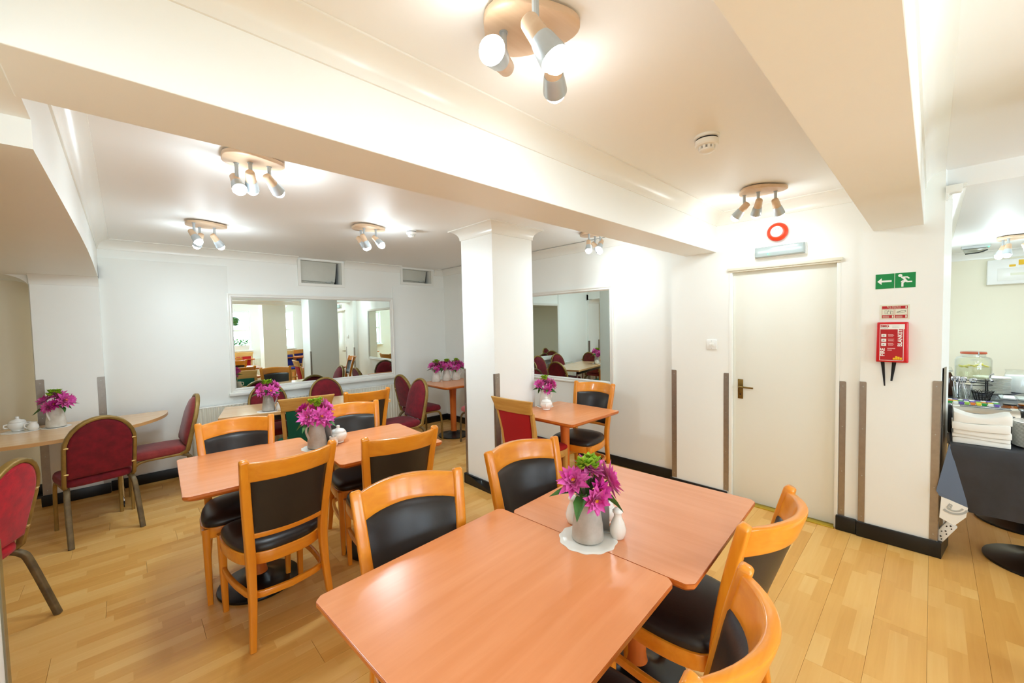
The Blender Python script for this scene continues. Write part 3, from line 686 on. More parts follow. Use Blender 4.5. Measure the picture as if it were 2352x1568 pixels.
# ================================================================ FURNITURE
# ---- orange beech dining chair; front faces +y
def interp(tab, z):
    for (z0, a), (z1, b) in zip(tab, tab[1:]):
        if z <= z1: return a+(b-a)*max(0, (z-z0))/(z1-z0)
    return tab[-1][1]
PX = [(0, .194), (.22, .178), (.44, .174), (.62, .184), (.80, .197), (.935, .206)]
PY = [(0, -.252), (.22, -.224), (.44, -.206), (.62, -.226), (.80, -.262), (.935, -.296)]
def back_pt(u, z, bow, inset=.014):
    return interp(PX, z)*1.0-inset, interp(PY, z), bow
def back_slab(z0, z1, th, bow0, bow1, arch=0, arch0=0, nu=14, nz=6, pad=0, padb=0, inset=.010, off=0, hw=None):
    """a slab bent between the posts: u across, z up; bow = how far the middle lies behind the ends"""
    fr, bk = [], []
    for j in range(nz+1):
        tz = j/nz; rf, rb = [], []
        for i in range(nu+1):
            u = -1+2*i/nu
            z = z0+(z1-z0)*tz+(arch*tz+arch0*(1-tz))*(1-u*u)
            x = u*((interp(PX, z)-inset) if hw is None else interp(hw, z))
            y = interp(PY, z)+off-(bow0+(bow1-bow0)*tz)*(1-u*u)
            e = min(1, min(1-abs(u), tz*1.2, (1-tz)*1.2)*5.0); e = math.sin(max(0, e)*PI/2)
            rf.append((x, y+th/2+pad*e, z)); rb.append((x, y-th/2-padb*e, z))
        fr.append(rf); bk.append(rb)
    m = MB(); n = nu+1
    m.loft([list(f)+list(reversed(b)) for f, b in zip(fr, bk)], True, True)
    return m
SEAT = [(0, .228), (.10, .226), (.175, .214), (.212, .17), (.222, .06), (.212, -.06), (.178, -.155), (.10, -.205), (0, -.216)]
def seat_outline(tab, n=3):
    pts = [(x, y, 0) for x, y in tab]+[(-x, y, 0) for x, y in reversed(tab[1:-1])]
    return crom(pts, n, True)
def cushion(tab, levels, n=3):
    o = seat_outline(tab, n); c = Vector((0, .005, 0)); rings = []
    for s, z in levels: rings.append([tuple(c+(p-c)*s+Vector((0, 0, z))) for p in o])
    return MB().loft(rings)
def vinyl_chair():
    t = thing('dining_chair', 'x', 'chair')
    for s in (-1, 1):
        path = [(s*x, y, z) for (z, x), (_, y) in zip(PX, PY)]
        path = crom(path, 3); n = len(path)
        wd, dp = [], []
        for i, p in enumerate(path):
            z = p[2]; wd.append(interp([(0, .028), (.44, .042), (.8, .042), (.935, .040)], z)); dp.append(interp([(0, .030), (.3, .038), (.46, .048), (.7, .040), (.935, .034)], z))
        tp = Vector(path[-1]); path += [tp+Vector((s*.0005, -.003, .006)), tp+Vector((s*.0008, -.0045, .010))]; wd += [.036, .026]; dp += [.030, .020]
        MB().sweep(path, wd, dp, (0, 1, 0), .22, seg=3).build('back_post', CHW, t, smooth=50)
        MB().sweep([(s*.196, .192, 0), (s*.198, .194, .2), (s*.199, .194, .438)], [.027, .034, .041], [.027, .034, .041], (0, 1, 0), .28).build('leg', CHW, t, smooth=40)
    back_slab(.832, .930, .030, .078, .086, .008, .012, nz=5, pad=.001, padb=.001, inset=.006).build('top_rail', CHWX, t, bevel=.006, smooth=50)
    back_slab(.560, .836, .020, .036, .077, .012, 0, nz=10, pad=.012, padb=.002, inset=.014).build('backrest', VINYL, t, smooth=60)
    back_slab(.535, .562, .024, .034, .036, 0, 0, nz=2, inset=.008).build('lower_rail', CHWX, t, bevel=.004, smooth=50)
    o = seat_outline(SEAT); MB().sweep([(p.x*.955, p.y*.955, .411) for p in o], .026, .060, (0, 0, 1), .22, loop=True).build('seat_frame', CHWX, t, smooth=40)
    cushion(SEAT, [(.90, .425), (.955, .432), (.985, .448), (.975, .466), (.93, .480), (.82, .489), (.6, .495), (.3, .498), (.05, .499)]).build('seat', VINYL, t, smooth=70)
    st = crom([(-.197, .185, .238), (-.200, .06, .238), (-.190, -.08, .238), (-.155, -.195, .238), (0, -.228, .238)], 4)
    st = st+[Vector((-p.x, p.y, p.z)) for p in reversed(st[:-1])]
    MB().sweep(st, .021, .034, (0, 0, 1), .3).build('stretcher', CHWX, t, smooth=40)
    return t
SEATB = [(0, .215), (.12, .214), (.195, .205), (.212, .17), (.206, .04), (.198, -.08), (.188, -.17), (.10, -.195), (0, -.2)]
def fabric_chair(fab, fabname):
    t = thing('dining_chair', 'x', 'chair')
    hw = [(0, .175), (.5, .178), (.8, .198), (.935, .232)]
    for s in (-1, 1):
        path = crom([(s*.172, -.235, 0), (s*.174, -.205, .3), (s*.176, -.195, .46), (s*.183, -.218, .65), (s*.196, -.258, .82)], 3); n = len(path)
        MB().sweep(path, [interp([(0, .026), (.4, .034), (.82, .032)], p[2]) for p in path], [interp([(0, .03), (.46, .044), (.82, .028)], p[2]) for p in path], (0, 1, 0), .2).build('back_post', OAK, t, smooth=40)
        MB().sweep([(s*.186, .185, 0), (s*.188, .186, .44)], [.028, .038], [.028, .038], (0, 1, 0), .15).build('leg', OAK, t, smooth=40)
        MB().sweep([(s*.186, .185, .2), (s*.174, -.21, .2)], .018, .028, (0, 0, 1), .2).build('side_stretcher', OAKX, t)
    back_slab(.815, .93, .028, .018, .028, .004, 0, nz=6, hw=[(.8, .208), (.86, .212), (.935, .236)], off=-.004).build('top_rail', OAKX, t, bevel=.005, smooth=50)
    back_slab(.505, .818, .026, .012, .018, 0, 0, nz=8, pad=.008, padb=.004, inset=.026).build('backrest', fab, t, smooth=60)
    back_slab(.478, .508, .026, .010, .012, 0, 0, nz=2, inset=.02).build('lower_rail', OAKX, t, bevel=.003)
    o = seat_outline(SEATB); MB().sweep([(p.x*.94, p.y*.94, .405) for p in o], .022, .06, (0, 0, 1), .2, loop=True).build('seat_frame', OAKX, t, smooth=40)
    cushion(SEATB, [(.93, .43), (.98, .436), (1.0, .450), (.985, .466), (.93, .476), (.7, .481), (.3, .483), (.05, .484)]).build('seat', fab, t, smooth=70)
    MB().sweep([(-.18, .0, .2), (.18, .0, .2)], .018, .026, (0, 0, 1), .2).build('cross_stretcher', OAKX, t)
    return t
# ---- banquet chair with an arched padded back
def banquet_chair(fab, seatfab=None, frame=None):
    frame = frame or BRASS
    t = thing('banquet_chair', 'x', 'chair')
    def yb(z): return -.185-.235*(z-.42)
    def arch(hw_, ztop, zs, n=14):
        pts = [(-hw_, zs)]+[(-hw_, zs+(.70-zs)*k/3) for k in (1, 2)]
        pts += [(-hw_*math.cos(PI*k/n), .70+(ztop-.70)*math.sin(PI*k/n)) for k in range(n+1)]
        pts += [(hw_, zs+(.70-zs)*k/3) for k in (2, 1)]+[(hw_, zs)]
        return pts
    fr = [(x, yb(z), z) for x, z in arch(.193, .918, .43)]
    fr = [(-.175, -.13, .405), (-.188, -.165, .41)]+fr+[(.188, -.165, .41), (.175, -.13, .405)]
    MB().sweep(fr, .024, .036, (0, 1, .2), .35, seg=3).build('back_frame', frame, t, smooth=50)
    pn = arch(.180, .905, .475); c = Vector((0, .66))
    rings = []
    for s, d_ in ((.90, -.018), (.98, -.014), (1.0, -.004), (1.0, .008), (.97, .028), (.90, .042), (.7, .053), (.35, .057)):
        rings.append([(x*s, yb((z-.66)*s+.66)+d_, (z-.66)*s+.66) for x, z in pn])
    bk = MB().loft(rings).build('backrest', fab, t, smooth=70)
    for z in (.52, .72):
        for s in (-1, 1): MB().tube([(s*.172, yb(z)-.017, z), (s*.196, yb(z)-.014, z+.004)], .006, 8).build('clip', CLIPM, t)
    so_ = [(x, y, 0) for x, y in ((0, .215), (.13, .213), (.188, .19), (.205, .12), (.200, 0), (.194, -.13), (.165, -.185), (.09, -.2), (0, -.2))]
    tab = [(p[0], p[1]) for p in so_]
    cushion(tab, [(.93, .408), (.99, .414), (1.0, .432), (.985, .456), (.94, .470), (.8, .478), (.5, .482), (.1, .483)]).build('seat', seatfab or fab, t, smooth=70)
    for s in (-1, 1):
        p = crom([(s*.190, .205, 0), (s*.188, .200, .26), (s*.186, .182, .36), (s*.184, .12, .398), (s*.184, -.04, .402), (s*.182, -.17, .402)], 4)
        MB().sweep(p, .024, .024, (1, 0, 0), .3).build('front_leg', frame, t, smooth=50)
        p = crom([(s*.176, -.14, .402), (s*.182, -.195, .375), (s*.188, -.225, .31), (s*.196, -.315, 0)], 4)
        MB().sweep(p, [.028]*len(p), [.034]*len(p), (1, 0, 0), .25).build('rear_leg', BRASSD, t, smooth=50)
        MB().sweep([(s*.196, -.3115, .012), (s*.1965, -.3155, 0)], .027, .033, (1, 0, 0), .25).build('foot_cap', DARKP, t)
    MB().sweep([(-.18, .12, .397), (.18, .12, .397)], .018, .02, (0, 0, 1), .3).build('cross_bar', frame, t)
    return t
VC = vinyl_chair(); uV = [False]
gA = 'orange wooden dining chairs with black vinyl'
for x, y, a, lb in (
    (.548, 2.505, 5, 'orange wooden chair with black vinyl seen from behind at the second table, left of two'),
    (1.165, 2.40, -8, 'orange wooden chair with black vinyl backing towards the front tables, right of two'),
    (.495, 2.985, 175, 'black vinyl chair facing forward behind the left end of the second table'),
    (1.235, 2.93, 172, 'black vinyl chair facing forward behind the flower jug of the second table'),
    (1.68, 4.07, -2, 'black vinyl chair backing onto the long pale table beside the green-backed chair'),
    (.735, 1.140, 169, 'black vinyl chair behind the left half of the nearest table'),
    (1.385, 1.135, 171, 'black vinyl chair behind the nearest flower jug, in front of the column'),
    (3.112, 2.325, 97, 'black vinyl chair under the smaller mirror at the small square table'),
    (1.52, .655, -4, 'black vinyl chair on the right of the nearest table, closer to the door'),
    (.845, .585, 5, 'black vinyl chair cropped by the bottom edge at the right of the nearest table')):
    place(VC, uV, (x, y, 0), R(a), lb, gA)
gB = 'pale oak chairs with coloured fabric'
RC = fabric_chair(REDF, 'red'); GC = fabric_chair(GREENF, 'green'); BC = fabric_chair(BLUEF, 'blue')
u = [False]; place(RC, u, (2.592, 2.43, 0), R(-88), 'pale oak chair with red fabric back beside the column', gB)
place(RC, u, (2.05, -1.75, 0), R(10), 'red fabric chair near the windows, seen in the mirror', gB)
u = [False]; place(GC, u, (1.215, 4.22, 0), R(-9), 'pale oak chair with green fabric back at the long pale table', gB)
u = [False]; place(BC, u, (3.35, -2.30, 0), R(150), 'blue fabric chair by the windows facing the room, seen in the mirror', gB)
place(BC, u, (3.15, -1.35, 0), R(-20), 'blue fabric chair facing the windows, seen in the mirror', gB)
gC = 'bronze-framed banquet chairs'
Q = banquet_chair(BURG); u = [False]
for x, y, a, lb in (
    (-.225, 4.60, 13, 'burgundy arched banquet chair with worn bronze legs backing the half-round table'),
    (1.175, 5.08, 182, 'burgundy arched chair against the radiator behind the pale table, left of two'),
    (1.80, 5.03, 180, 'burgundy arched chair against the radiator behind the pale table, right of two'),
    (2.235, 4.24, 90, 'burgundy arched chair at the right-hand end of the long pale table'),
    (2.86, 4.80, -88, 'burgundy arched chair facing the corner table with three flower jugs')):
    place(Q, u, (x, y, 0), R(a), lb, gC)
tag(place(banquet_chair(BURGS), [False], (.185, 5.03, 0), R(92), 'faded red banquet chair seen side-on at the end of the half-round table', gC))
tag(place(banquet_chair(BURGLIT), [False], (-.70, 3.27, 0), R(68), 'brightly lit burgundy banquet chair half hidden by the left pillar', gC))
tag(place(banquet_chair(BURG, PINKV, BRASSD), [False], (3.40, 4.17, 0), R(12), 'pink-seated banquet chair mostly hidden behind the column', gC))

# ---- pedestal tables
def cut_square(wx, wy, c):
    return [(-wx+c, -wy), (wx-c, -wy), (wx, -wy+c), (wx, wy-c), (wx-c, wy), (-wx+c, wy), (-wx, wy-c), (-wx, -wy+c)]
def round_cut(poly, r=.012):
    out = []; n = len(poly)
    for i in range(n):
        p, a, b = Vector(poly[i]), Vector(poly[i-1]), Vector(poly[(i+1) % n])
        da, db = (a-p).normalized()*r, (b-p).normalized()*r
        for k in range(3):
            t_ = k/2; out.append((p+da)*(1-t_)**2+p*2*t_*(1-t_)+(p+db)*t_*t_)
    return [(v.x, v.y) for v in out]
def pedestal_table(label, x, y, rz, wx, wy, top, h=.75, chamfer=.020, pr=.046, br=.215, grp='cherry pedestal tables'):
    t = thing('pedestal_table', label, 'table', (x, y, 0), R(rz), grp)
    P = round_cut(cut_square(wx/2, wy/2, chamfer), .006)
    def ring(s_, z): return [(a-math.copysign(min(abs(a), s_), a), b-math.copysign(min(abs(b), s_), b), z) for a, b in P]
    MB().loft([ring(.002, h-.0016), ring(.0012, h-.0002), ring(.0022, h)]).build('table_top', top, t, smooth=0)
    MB().loft([ring(.055, h-.036), ring(.026, h-.035), ring(.006, h-.024), ring(.0, h-.014), ring(.0, h-.0022), ring(.004, h-.0016)]).build('edge_band', EDGE, t, smooth=30)
    MB().lathe([(pr*1.05, .03), (pr*1.05, .05), (pr*.86, .10), (pr, h-.16), (pr*1.25, h-.05)], 24).build('pole', POLE, t, smooth=40)
    B(-.17, .17, -.17, .17, h-.055, h-.034).build('support_plate', EDGE, t, bevel=.006)
    MB().lathe([(br, 0), (br+.003, .008), (br, .016), (br*.92, .020), (br*.62, .026), (br*.40, .040), (br*.27, .062), (pr*1.0, .066)], 40).build('base', BLACKM, t, smooth=50)
    return t
pedestal_table('cherry laminate table with lengthwise grain filling the foreground', .779, .897, 3, .786, .764, TOPX)
pedestal_table('cherry laminate table with crosswise grain and jug, pushed against the foreground table', 1.5680, .880, 3, .786, .752, TOPY)
pedestal_table('glossy cherry table at left with a black disc base behind the rear-view chair', .532, 2.845, -2.5, .705, .785, TOPX)
pedestal_table('glossy cherry table holding the sugar bowl beside the second flower jug', 1.238, 2.720, -3.5, .690, .740, TOPX)
pedestal_table('corner cherry table with three flower jugs behind the column', 3.30, 4.67, -2, .70, .74, TOPX)
pedestal_table('small square cherry table between the red-backed chair and the mirror', 2.845, 2.295, 0, .70, .71, TOPX, pr=.042)
pedestal_table('cherry table by the windows, seen in the mirror', 2.0, -2.25, 0, .7, .7, TOPX)
pedestal_table('cherry table between the blue chairs, seen in the mirror', 3.3, -1.82, 0, .66, .6, TOPX, br=.16)

# ---- pale beech folding tables
def leg_frame(t, x, ys, h):
    for y in ys:
        o = MB().sweep([(x, y, .06), (x, y, h-.03)], .028, .028, (0, 1, 0), .25).build('leg', CHROME, t)
    MB().sweep([(x, ys[0]-.06, .065), (x, ys[1]+.06, .065)], .026, .03, (0, 0, 1), .25).build('foot_rail', CHROME, t)
    for y in (ys[0]-.05, ys[1]+.05):
        MB().tube([(x-.012, y, .026), (x+.012, y, .026)], .026, 16).build('castor', BLACKM, t)
        MB().box(x-.015, x+.015, y-.012, y+.012, .03, .056).build('castor_fork', BLACKM, t)
lt = thing('folding_table', 'long pale beech table in front of the radiator', 'table', (1.40, 4.60, 0), R(-13.5), 'pale beech tables')
P = round_cut(cut_square(.775, .31, .004), .002)
MB().loft([[(a, b, z) for a, b in P] for z in (.7475, .75)]).build('table_top', BEECH, lt, smooth=0)
MB().loft([[(a, b, z) for a, b in P] for z in (.722, .7474)]).build('edge_band', BEECHE, lt, smooth=0)
for y in (-.24, .24): B(-.68, .68, y-.02, y+.02, .665, .722).build('apron', STEELD if False else BLACKM, lt, bevel=.003)
leg_frame(lt, -.6, (-.2, .2), .70); leg_frame(lt, .6, (-.2, .2), .70)
ht = thing('half_round_table', 'pale beech half-round table in the left bay', 'table', (-.51, 5.36, 0), R(0), 'pale beech tables')
ph = [(.79*math.cos(R(a)), .80*math.sin(R(a))) for a in range(180, 361, 6)]; ph = [(-.79, .03)]+ph+[(.79, .03)]
MB().loft([[(a, b, z) for a, b in ph] for z in (.7475, .75)]).build('table_top', BEECH, ht, smooth=0)
MB().loft([[(a, b, z) for a, b in ph] for z in (.722, .7474)]).build('edge_band', BEECHE, ht, smooth=30)
B(-.62, .35, -.40, -.36, .655, .722).build('apron', BLACKM, ht, bevel=.003); B(-.62, .62, -.1, -.06, .655, .722).build('apron', BLACKM, ht, bevel=.003)
leg_frame(ht, -.45, (-.38, -.08), .70); leg_frame(ht, .43, (-.36, -.08), .70)

# ================================================================ TABLE THINGS
def petal(L, W, cup, n=4):
    v, f = [], []
    for i in range(n+1):
        s = i/n; wd = W*math.sin(PI*min(1, s*.86+.10))**.8*(1-s**4); y = L*s; z = cup*s*s*L
        v += [(-wd/2, y, z+wd*.25), (0, y, z-wd*.05), (wd/2, y, z+wd*.25)]
    for i in range(n):
        a = i*3; f += [(a, a+1, a+4, a+3), (a+1, a+2, a+5, a+4)]
    return v, f
def blossom(rng, r, parent, mat, loc, nrm, full=True):
    m = MB()
    for ring_, cnt, L, tilt in ((0, 10, 1.0, -.05), (1, 9, .92, .28), (2, 7, .72, .62), (3, 5, .5, .95)):
        for k in range(cnt):
            a = 2*PI*(k+.5*(ring_ % 2))/cnt+rng.uniform(-.12, .12)
            v, f = petal(r*L*rng.uniform(.95, 1.2), r*.50, .22)
            M = Matrix.Rotation(a, 4, 'Z') @ Matrix.Rotation(tilt+rng.uniform(-.12, .12), 4, 'X')
            m.add([M @ Vector(p) for p in v], f)
    q = Vector((0, 0, 1)).rotation_difference(Vector(nrm).normalized()).to_matrix().to_4x4(); M = Matrix.Translation(loc) @ q
    o = m.xform(M).build('blossom', mat, parent, smooth=60)
    c = MB().lathe([(r*.17, -.003), (r*.20, r*.10), (r*.15, r*.20), (r*.03, r*.24)], 12).xform(M).build('flower_centre', YEL, o, smooth=60)
    return o
def leaf(parent, loc, dirv, L, W, mat=None):
    v, f = petal(L, W, -.35); d_ = Vector(dirv).normalized()
    q = Vector((0, 1, 0)).rotation_difference(d_).to_matrix().to_4x4()
    return MB().add([Matrix.Translation(loc) @ q @ Vector(p) for p in v], f).build('leaf', mat or LEAF, parent, smooth=60)
def jug(label, x, y, z, rz, k=1.0, mat=None, grp='metal flower jugs'):
    t = thing('flower_jug', label, 'jug', (x, y, z), R(rz), grp); mat = mat or ZINC
    rb, rt_, h = .056*k, .037*k, .162*k
    MB().lathe([(rb*.9, 0), (rb, .003), (rb, .012*k), (rb*.95, .05*k), (rt_*1.12, h*.80), (rt_, h*.90), (rt_*1.08, h), (rt_*1.0, h), (rt_*.92, h*.90), (rt_*.9, h*.8)], 28).build('body', mat, t, smooth=50)
    MB().loft([[(rt_*1.0+.004, s*.016*k, h*.86) for s in (-1, 1)]+[(rt_*.9, s*.016*k, h*.86) for s in (1, -1)], [(rt_*1.32, s*.008*k, h*1.03) for s in (-1, 1)]+[(rt_*1.2, s*.008*k, h*1.03) for s in (1, -1)]]).build('spout', mat, t, bevel=.002)
    MB().sweep(crom([(-rt_*1.0, 0, h*.93), (-rt_*1.75, 0, h*.88), (-rt_*1.95, 0, h*.66), (-rb*.94, 0, h*.36)], 5), .014*k, .005*k, (0, 1, 0), .3).build('handle', mat, t, smooth=60)
    return t
def bunch(label, x, y, z, k, spec, seed, lime=True, leaves=5):
    rng = random.Random(seed); t = thing('flower_bunch', label, 'flowers', (x, y, z), 0, 'magenta silk flower bunches')
    st = MB()
    for (dx, dy, dz, r, nx, ny, nz, dk) in spec:
        blossom(rng, r*k, t, PETALD if dk else PETAL, (dx*k, dy*k, dz*k), (nx, ny, nz))
        st.tube([(0, 0, -.05*k), (dx*k*.5, dy*k*.5, dz*k*.5), (dx*k, dy*k, dz*k)], .0022*k, 6)
    for a in range(leaves):
        an = 2*PI*a/leaves+rng.uniform(-.4, .4)
        leaf(t, (.025*k*math.cos(an), .025*k*math.sin(an), .012*k), (math.cos(an), math.sin(an), rng.uniform(-.35, .35)), .100*k, .046*k)
    if lime:
        m = MB()
        for q in range(20):
            c = Vector((rng.uniform(-.03, .03), rng.uniform(-.03, .03), rng.uniform(.088, .122)))*k
            for j in range(4):
                v, f = petal(.024*k, .018*k, .3); M = Matrix.Translation(c) @ Matrix.Rotation(j*PI/2+q, 4, 'Z') @ Matrix.Rotation(.5, 4, 'X')
                m.add([M @ Vector(p) for p in v], f)
        m.build('lime_sprig', LIME, t, smooth=60); st.tube([(0, 0, -.05*k), (0, 0, .09*k)], .002*k, 6)
    st.build('stems', LEAF, t, smooth=60)
    return t
ZT = .7502
S4 = [(.02, .0, .085, .055, .1, -.4, .9, 0), (.075, .02, .045, .05, .9, -.1, .3, 0), (.055, -.045, .050, .060, .6, -.75, .35, 0), (-.045, .02, .055, .055, -.6, -.2, .7, 0), (.0, -.05, .030, .042, -.2, -.9, .35, 1), (-.03, -.055, .012, .045, -.6, -.8, .0, 0), (.03, .035, .055, .05, .3, .6, .7, 1)]
S5 = [(.04, -.045, .02, .05, .5, -.8, .1, 0), (-.05, -.03, .04, .055, -.7, -.6, .4, 0), (.01, -.055, .035, .058, .0, -.9, .5, 0), (.055, .01, .075, .055, .7, -.4, .6, 0), (-.055, .03, .075, .048, -.6, .3, .7, 1), (.02, .05, .06, .05, .2, .8, .6, 1)]
gJ = 'metal flower jugs'
jug('tall zinc jug of magenta flowers on the nearest tables', 1.205, .872, ZT+.0045, 170, 1.04)
bunch('large magenta flowers with yellow centres in the nearest jug', 1.205, .872, ZT+.162, 1.12, S4, 3)
jug('zinc jug on the seam of the second pair of tables', .900, 2.85, ZT+.0045, 20, 1.08)
bunch('magenta and lime flowers in the jug on the second tables', .900, 2.85, ZT+.172, 1.2, S5, 5)
jug('zinc jug near the left end of the long pale table', .985, 4.50, ZT+.0045, 160, 1.0)
bunch('magenta flowers on the long pale table beside the green-backed chair', .985, 4.50, ZT+.160, 1.12, S5, 9, leaves=6)
jug('whitewashed jug of flowers on the half-round table', -.46, 5.20, ZT+.0045, 60, 1.12, ENAMEL)
bunch('low magenta flowers in the white jug on the half-round table', -.46, 5.20, ZT+.168, 1.15, S4, 12)
jug('white jug of flowers on the small square table by the column', 2.905, 2.585, ZT+.0045, 150, .98, ENAMEL)
bunch('magenta flowers against the column on the small square table', 2.905, 2.585, ZT+.158, 1.05, S4, 15)
for i, (x, y, lb) in enumerate(((3.20, 4.93, 'left'), (3.36, 4.90, 'middle'), (3.50, 4.86, 'right'))):
    jug('white enamel jug on the corner table, %s of the three' % lb, x, y, ZT, 150, 1.08, ENAMEL)
    bunch('magenta and lime flowers on the corner table, %s of the three bunches' % lb, x, y, ZT+.165, 1.12, S5 if i % 2 else S4, 20+i)
def doily(label, x, y, r=.098):
    n = 72; rings = []
    for s, z in ((1, 0), (1, .0014), (.93, .0032), (.86, .0022), (.2, .0018)):
        rings.append([(r*s*(1+.025*math.cos(12*2*PI*k/n)*(s > .9))*math.cos(2*PI*k/n), r*s*(1+.025*math.cos(12*2*PI*k/n)*(s > .9))*math.sin(2*PI*k/n), z) for k in range(n)])
    o = MB().loft(rings).build('doily', CHINA, smooth=60); o.location = (x, y, ZT); return tag(o, label, 'doily', 'white scalloped doilies')
doily('white scalloped doily under the nearest jug', 1.205, .872, .105)
doily('white scalloped doily under the jug of the second tables', .900, 2.85)
doily('white doily under the jug on the long pale table', .985, 4.50)
doily('white doily under the flower jug on the half-round table', -.46, 5.20, .09)
doily('white doily under the sugar bowl and creamer in the left bay', -.655, 5.215, .11)
doily('white doily under the jug on the small square table', 2.905, 2.585, .08)
def shaker(label, x, y, k=1, z=ZT):
    t = thing('shaker', label, 'shaker', (x, y, z), 0, 'white china shakers')
    MB().lathe([(.018*k, 0), (.022*k, .003), (.0275*k, .020*k), (.0285*k, .034*k), (.022*k, .058*k), (.0135*k, .076*k), (.0130*k, .086*k), (.0175*k, .092*k)], 24).build('body', CHINA, t, smooth=60)
    MB().lathe([(.0178*k, .0925*k), (.0182*k, .098*k), (.013*k, .104*k), (.002, .106*k)], 20).build('cap', CHINA, t, smooth=60)
    return t
shaker('white china salt shaker in front of the nearest jug', 1.288, .796, 1.05)
shaker('white china pepper shaker behind the nearest jug on the left', 1.265, .985, 1.05)
def sugar(label, x, y, k=1, rz=0, handles=False, z=ZT):
    t = thing('sugar_bowl', label, 'sugar bowl', (x, y, z), R(rz), 'white china sugar bowls')
    MB().lathe([(.028*k, 0), (.032*k, .004), (.030*k, .010*k), (.047*k, .028*k), (.052*k, .046*k), (.047*k, .062*k), (.042*k, .066*k)], 28).build('bowl', CHINA, t, smooth=60)
    MB().lathe([(.043*k, .0665*k), (.044*k, .070*k), (.034*k, .082*k), (.014*k, .088*k), (.008*k, .094*k), (.012*k, .101*k), (.008*k, .108*k), (.001, .109*k)], 28).build('lid', CHINA, t, smooth=60)
    if handles:
        for s in (-1, 1): MB().tube(crom([(s*.048*k, 0, .056*k), (s*.066*k, 0, .054*k), (s*.066*k, 0, .034*k), (s*.049*k, 0, .030*k)], 4), .0045*k, 8).build('handle', CHINA, t, smooth=60)
    return t
sugar('white china sugar bowl half hidden behind the nearest jug', 1.345, .905, 1.08)
sugar('white china sugar bowl with knob lid on the second tables', 1.045, 2.865, 1.12, 30, True)
sugar('white china teapot-shaped bowl on the small square table', 2.80, 2.475, 1.1, 40, True)
sugar('white china sugar bowl with handles in the left bay', -.675, 5.235, 1.1, 20, True, ZT+.003)
def creamer(label, x, y, k=1, rz=0, z=ZT):
    t = thing('creamer', label, 'creamer', (x, y, z), R(rz))
    MB().lathe([(.022*k, 0), (.026*k, .003), (.032*k, .02*k), (.031*k, .035*k), (.022*k, .055*k), (.024*k, .066*k), (.022*k, .066*k), (.019*k, .055*k)], 24).build('body', CHINA, t, smooth=60)
    MB().tube(crom([(.022*k, 0, .058*k), (.044*k, 0, .054*k), (.044*k, 0, .03*k), (.030*k, 0, .022*k)], 4), .004*k, 8).build('handle', CHINA, t, smooth=60)
creamer('small white china creamer beside the sugar bowl in the left bay', -.585, 5.175, 1.05, 200, ZT+.003)
creamer('small white china creamer on the second tables beside the jug', .985, 2.80, 1.0, 80)
creamer('white china mug beside the jug on the long pale table', 1.075, 4.44, 1.25, 0)
def menu(label, x, y, rz, h=.155, w_=.1):
    t = thing('menu_card', label, 'menu card', (x, y, ZT), R(rz), 'grey menu cards')
    M = Matrix.Rotation(R(-9), 4, 'X')
    MB().box(-w_/2, w_/2, -.004, .004, 0.002, h).xform(M).build('card', CARD, t, bevel=.001)
    B(-w_/2-.004, w_/2+.004, -.016, .016, 0, .008).build('foot', PLASTG, t, bevel=.002)
menu('grey menu card standing behind the nearest jug', 1.278, .884, 118)
menu('grey menu card standing beside the jug on the second tables', .978, 2.868, 112, .145)

# ================================================================ SERVING TABLE
bt = thing('serving_table', 'long serving table under a charcoal cloth in the nook', 'table', (0, 0, 0))
B(3.737, 6.9, -.86, -.10, .712, .739).build('table_top', BEECHE, bt, bevel=.003)
for x in (3.98, 4.72, 6.2):
    MB().lathe([(.045, .06), (.04, .1), (.045, .715)], 20, (x, -.50, 0)).build('pole', BLACKM, bt, smooth=40)
    MB().lathe([(.25, 0), (.252, .008), (.25, .014), (.20, .02), (.1, .045), (.06, .065)], 40, (x, -.50, 0)).build('base', BLACKM, bt, smooth=50)
cl = thing('tablecloth', 'charcoal tablecloth draped over the serving table', 'tablecloth', (0, 0, 0))
m = MB(); nx, ny = 2, 26; rings = []
path = [(6.95, .7445), (5.6, .7445), (4.2, .7445), (3.78, .7445), (3.735, .744), (3.717, .738), (3.711, .72), (3.709, .66), (3.708, .58), (3.706, .50), (3.703, .42), (3.70, .335)]
for x, z in path:
    r1, r2 = [], []
    for j in range(ny+1):
        y = -.092-.80*j/ny; dep = max(0, .73-z); wv = .010*dep*math.sin(j*1.1)+.008*dep*math.sin(j*.47+1)
        r1.append((x+wv, y, z)); r2.append((x+wv+(.0012 if z < .73 else 0), y, z-(.0012 if z > .73 else 0)))
    rings.append(r1+list(reversed(r2)))
m.loft(rings).build('cloth', CLOTH, cl, smooth=50)
# folded corner: lining turned out, white tail with printed ring
def sheet(name, mat, parent, pts, th=.0015):
    a = [Vector(p) for p in pts]; n = (a[1]-a[0]).cross(a[2]-a[0]).normalized()*th
    return MB().loft([[tuple(p) for p in a], [tuple(p+n) for p in a]]).build(name, mat, parent, smooth=0)
sheet('corner_fold', CLOTHB, cl, [(3.712, -.088, .742), (3.705, -.175, .36), (3.672, -.05, .41), (3.668, -.035, .44)])
sheet('corner_fold_side', CLOTH, cl, [(3.714, -.092, .742), (3.80, -.088, .742), (3.86, -.08, .45), (3.74, -.058, .44)])
def tx(y): return 3.676-.1917*(y+.052)
wt = sheet('white_tail', PAPER, cl, [(tx(y), y, z) for y, z in ((-.172, .362), (-.058, .408), (-.052, .27), (-.118, .235), (-.165, .30))])
for rr, w_ in ((.058, .012), (.038, .009)):
    pts = []
    for k in range(15):
        a = R(200+120*k/14); y, z = -.115+rr*math.cos(a), .362+rr*.9*math.sin(a)
        pts.append((tx(y)-.003, y, z))
    MB().sweep(pts, w_, .0012, (1, .1917, 0), .2).build('printed_ring', PLASTG, wt, smooth=0)
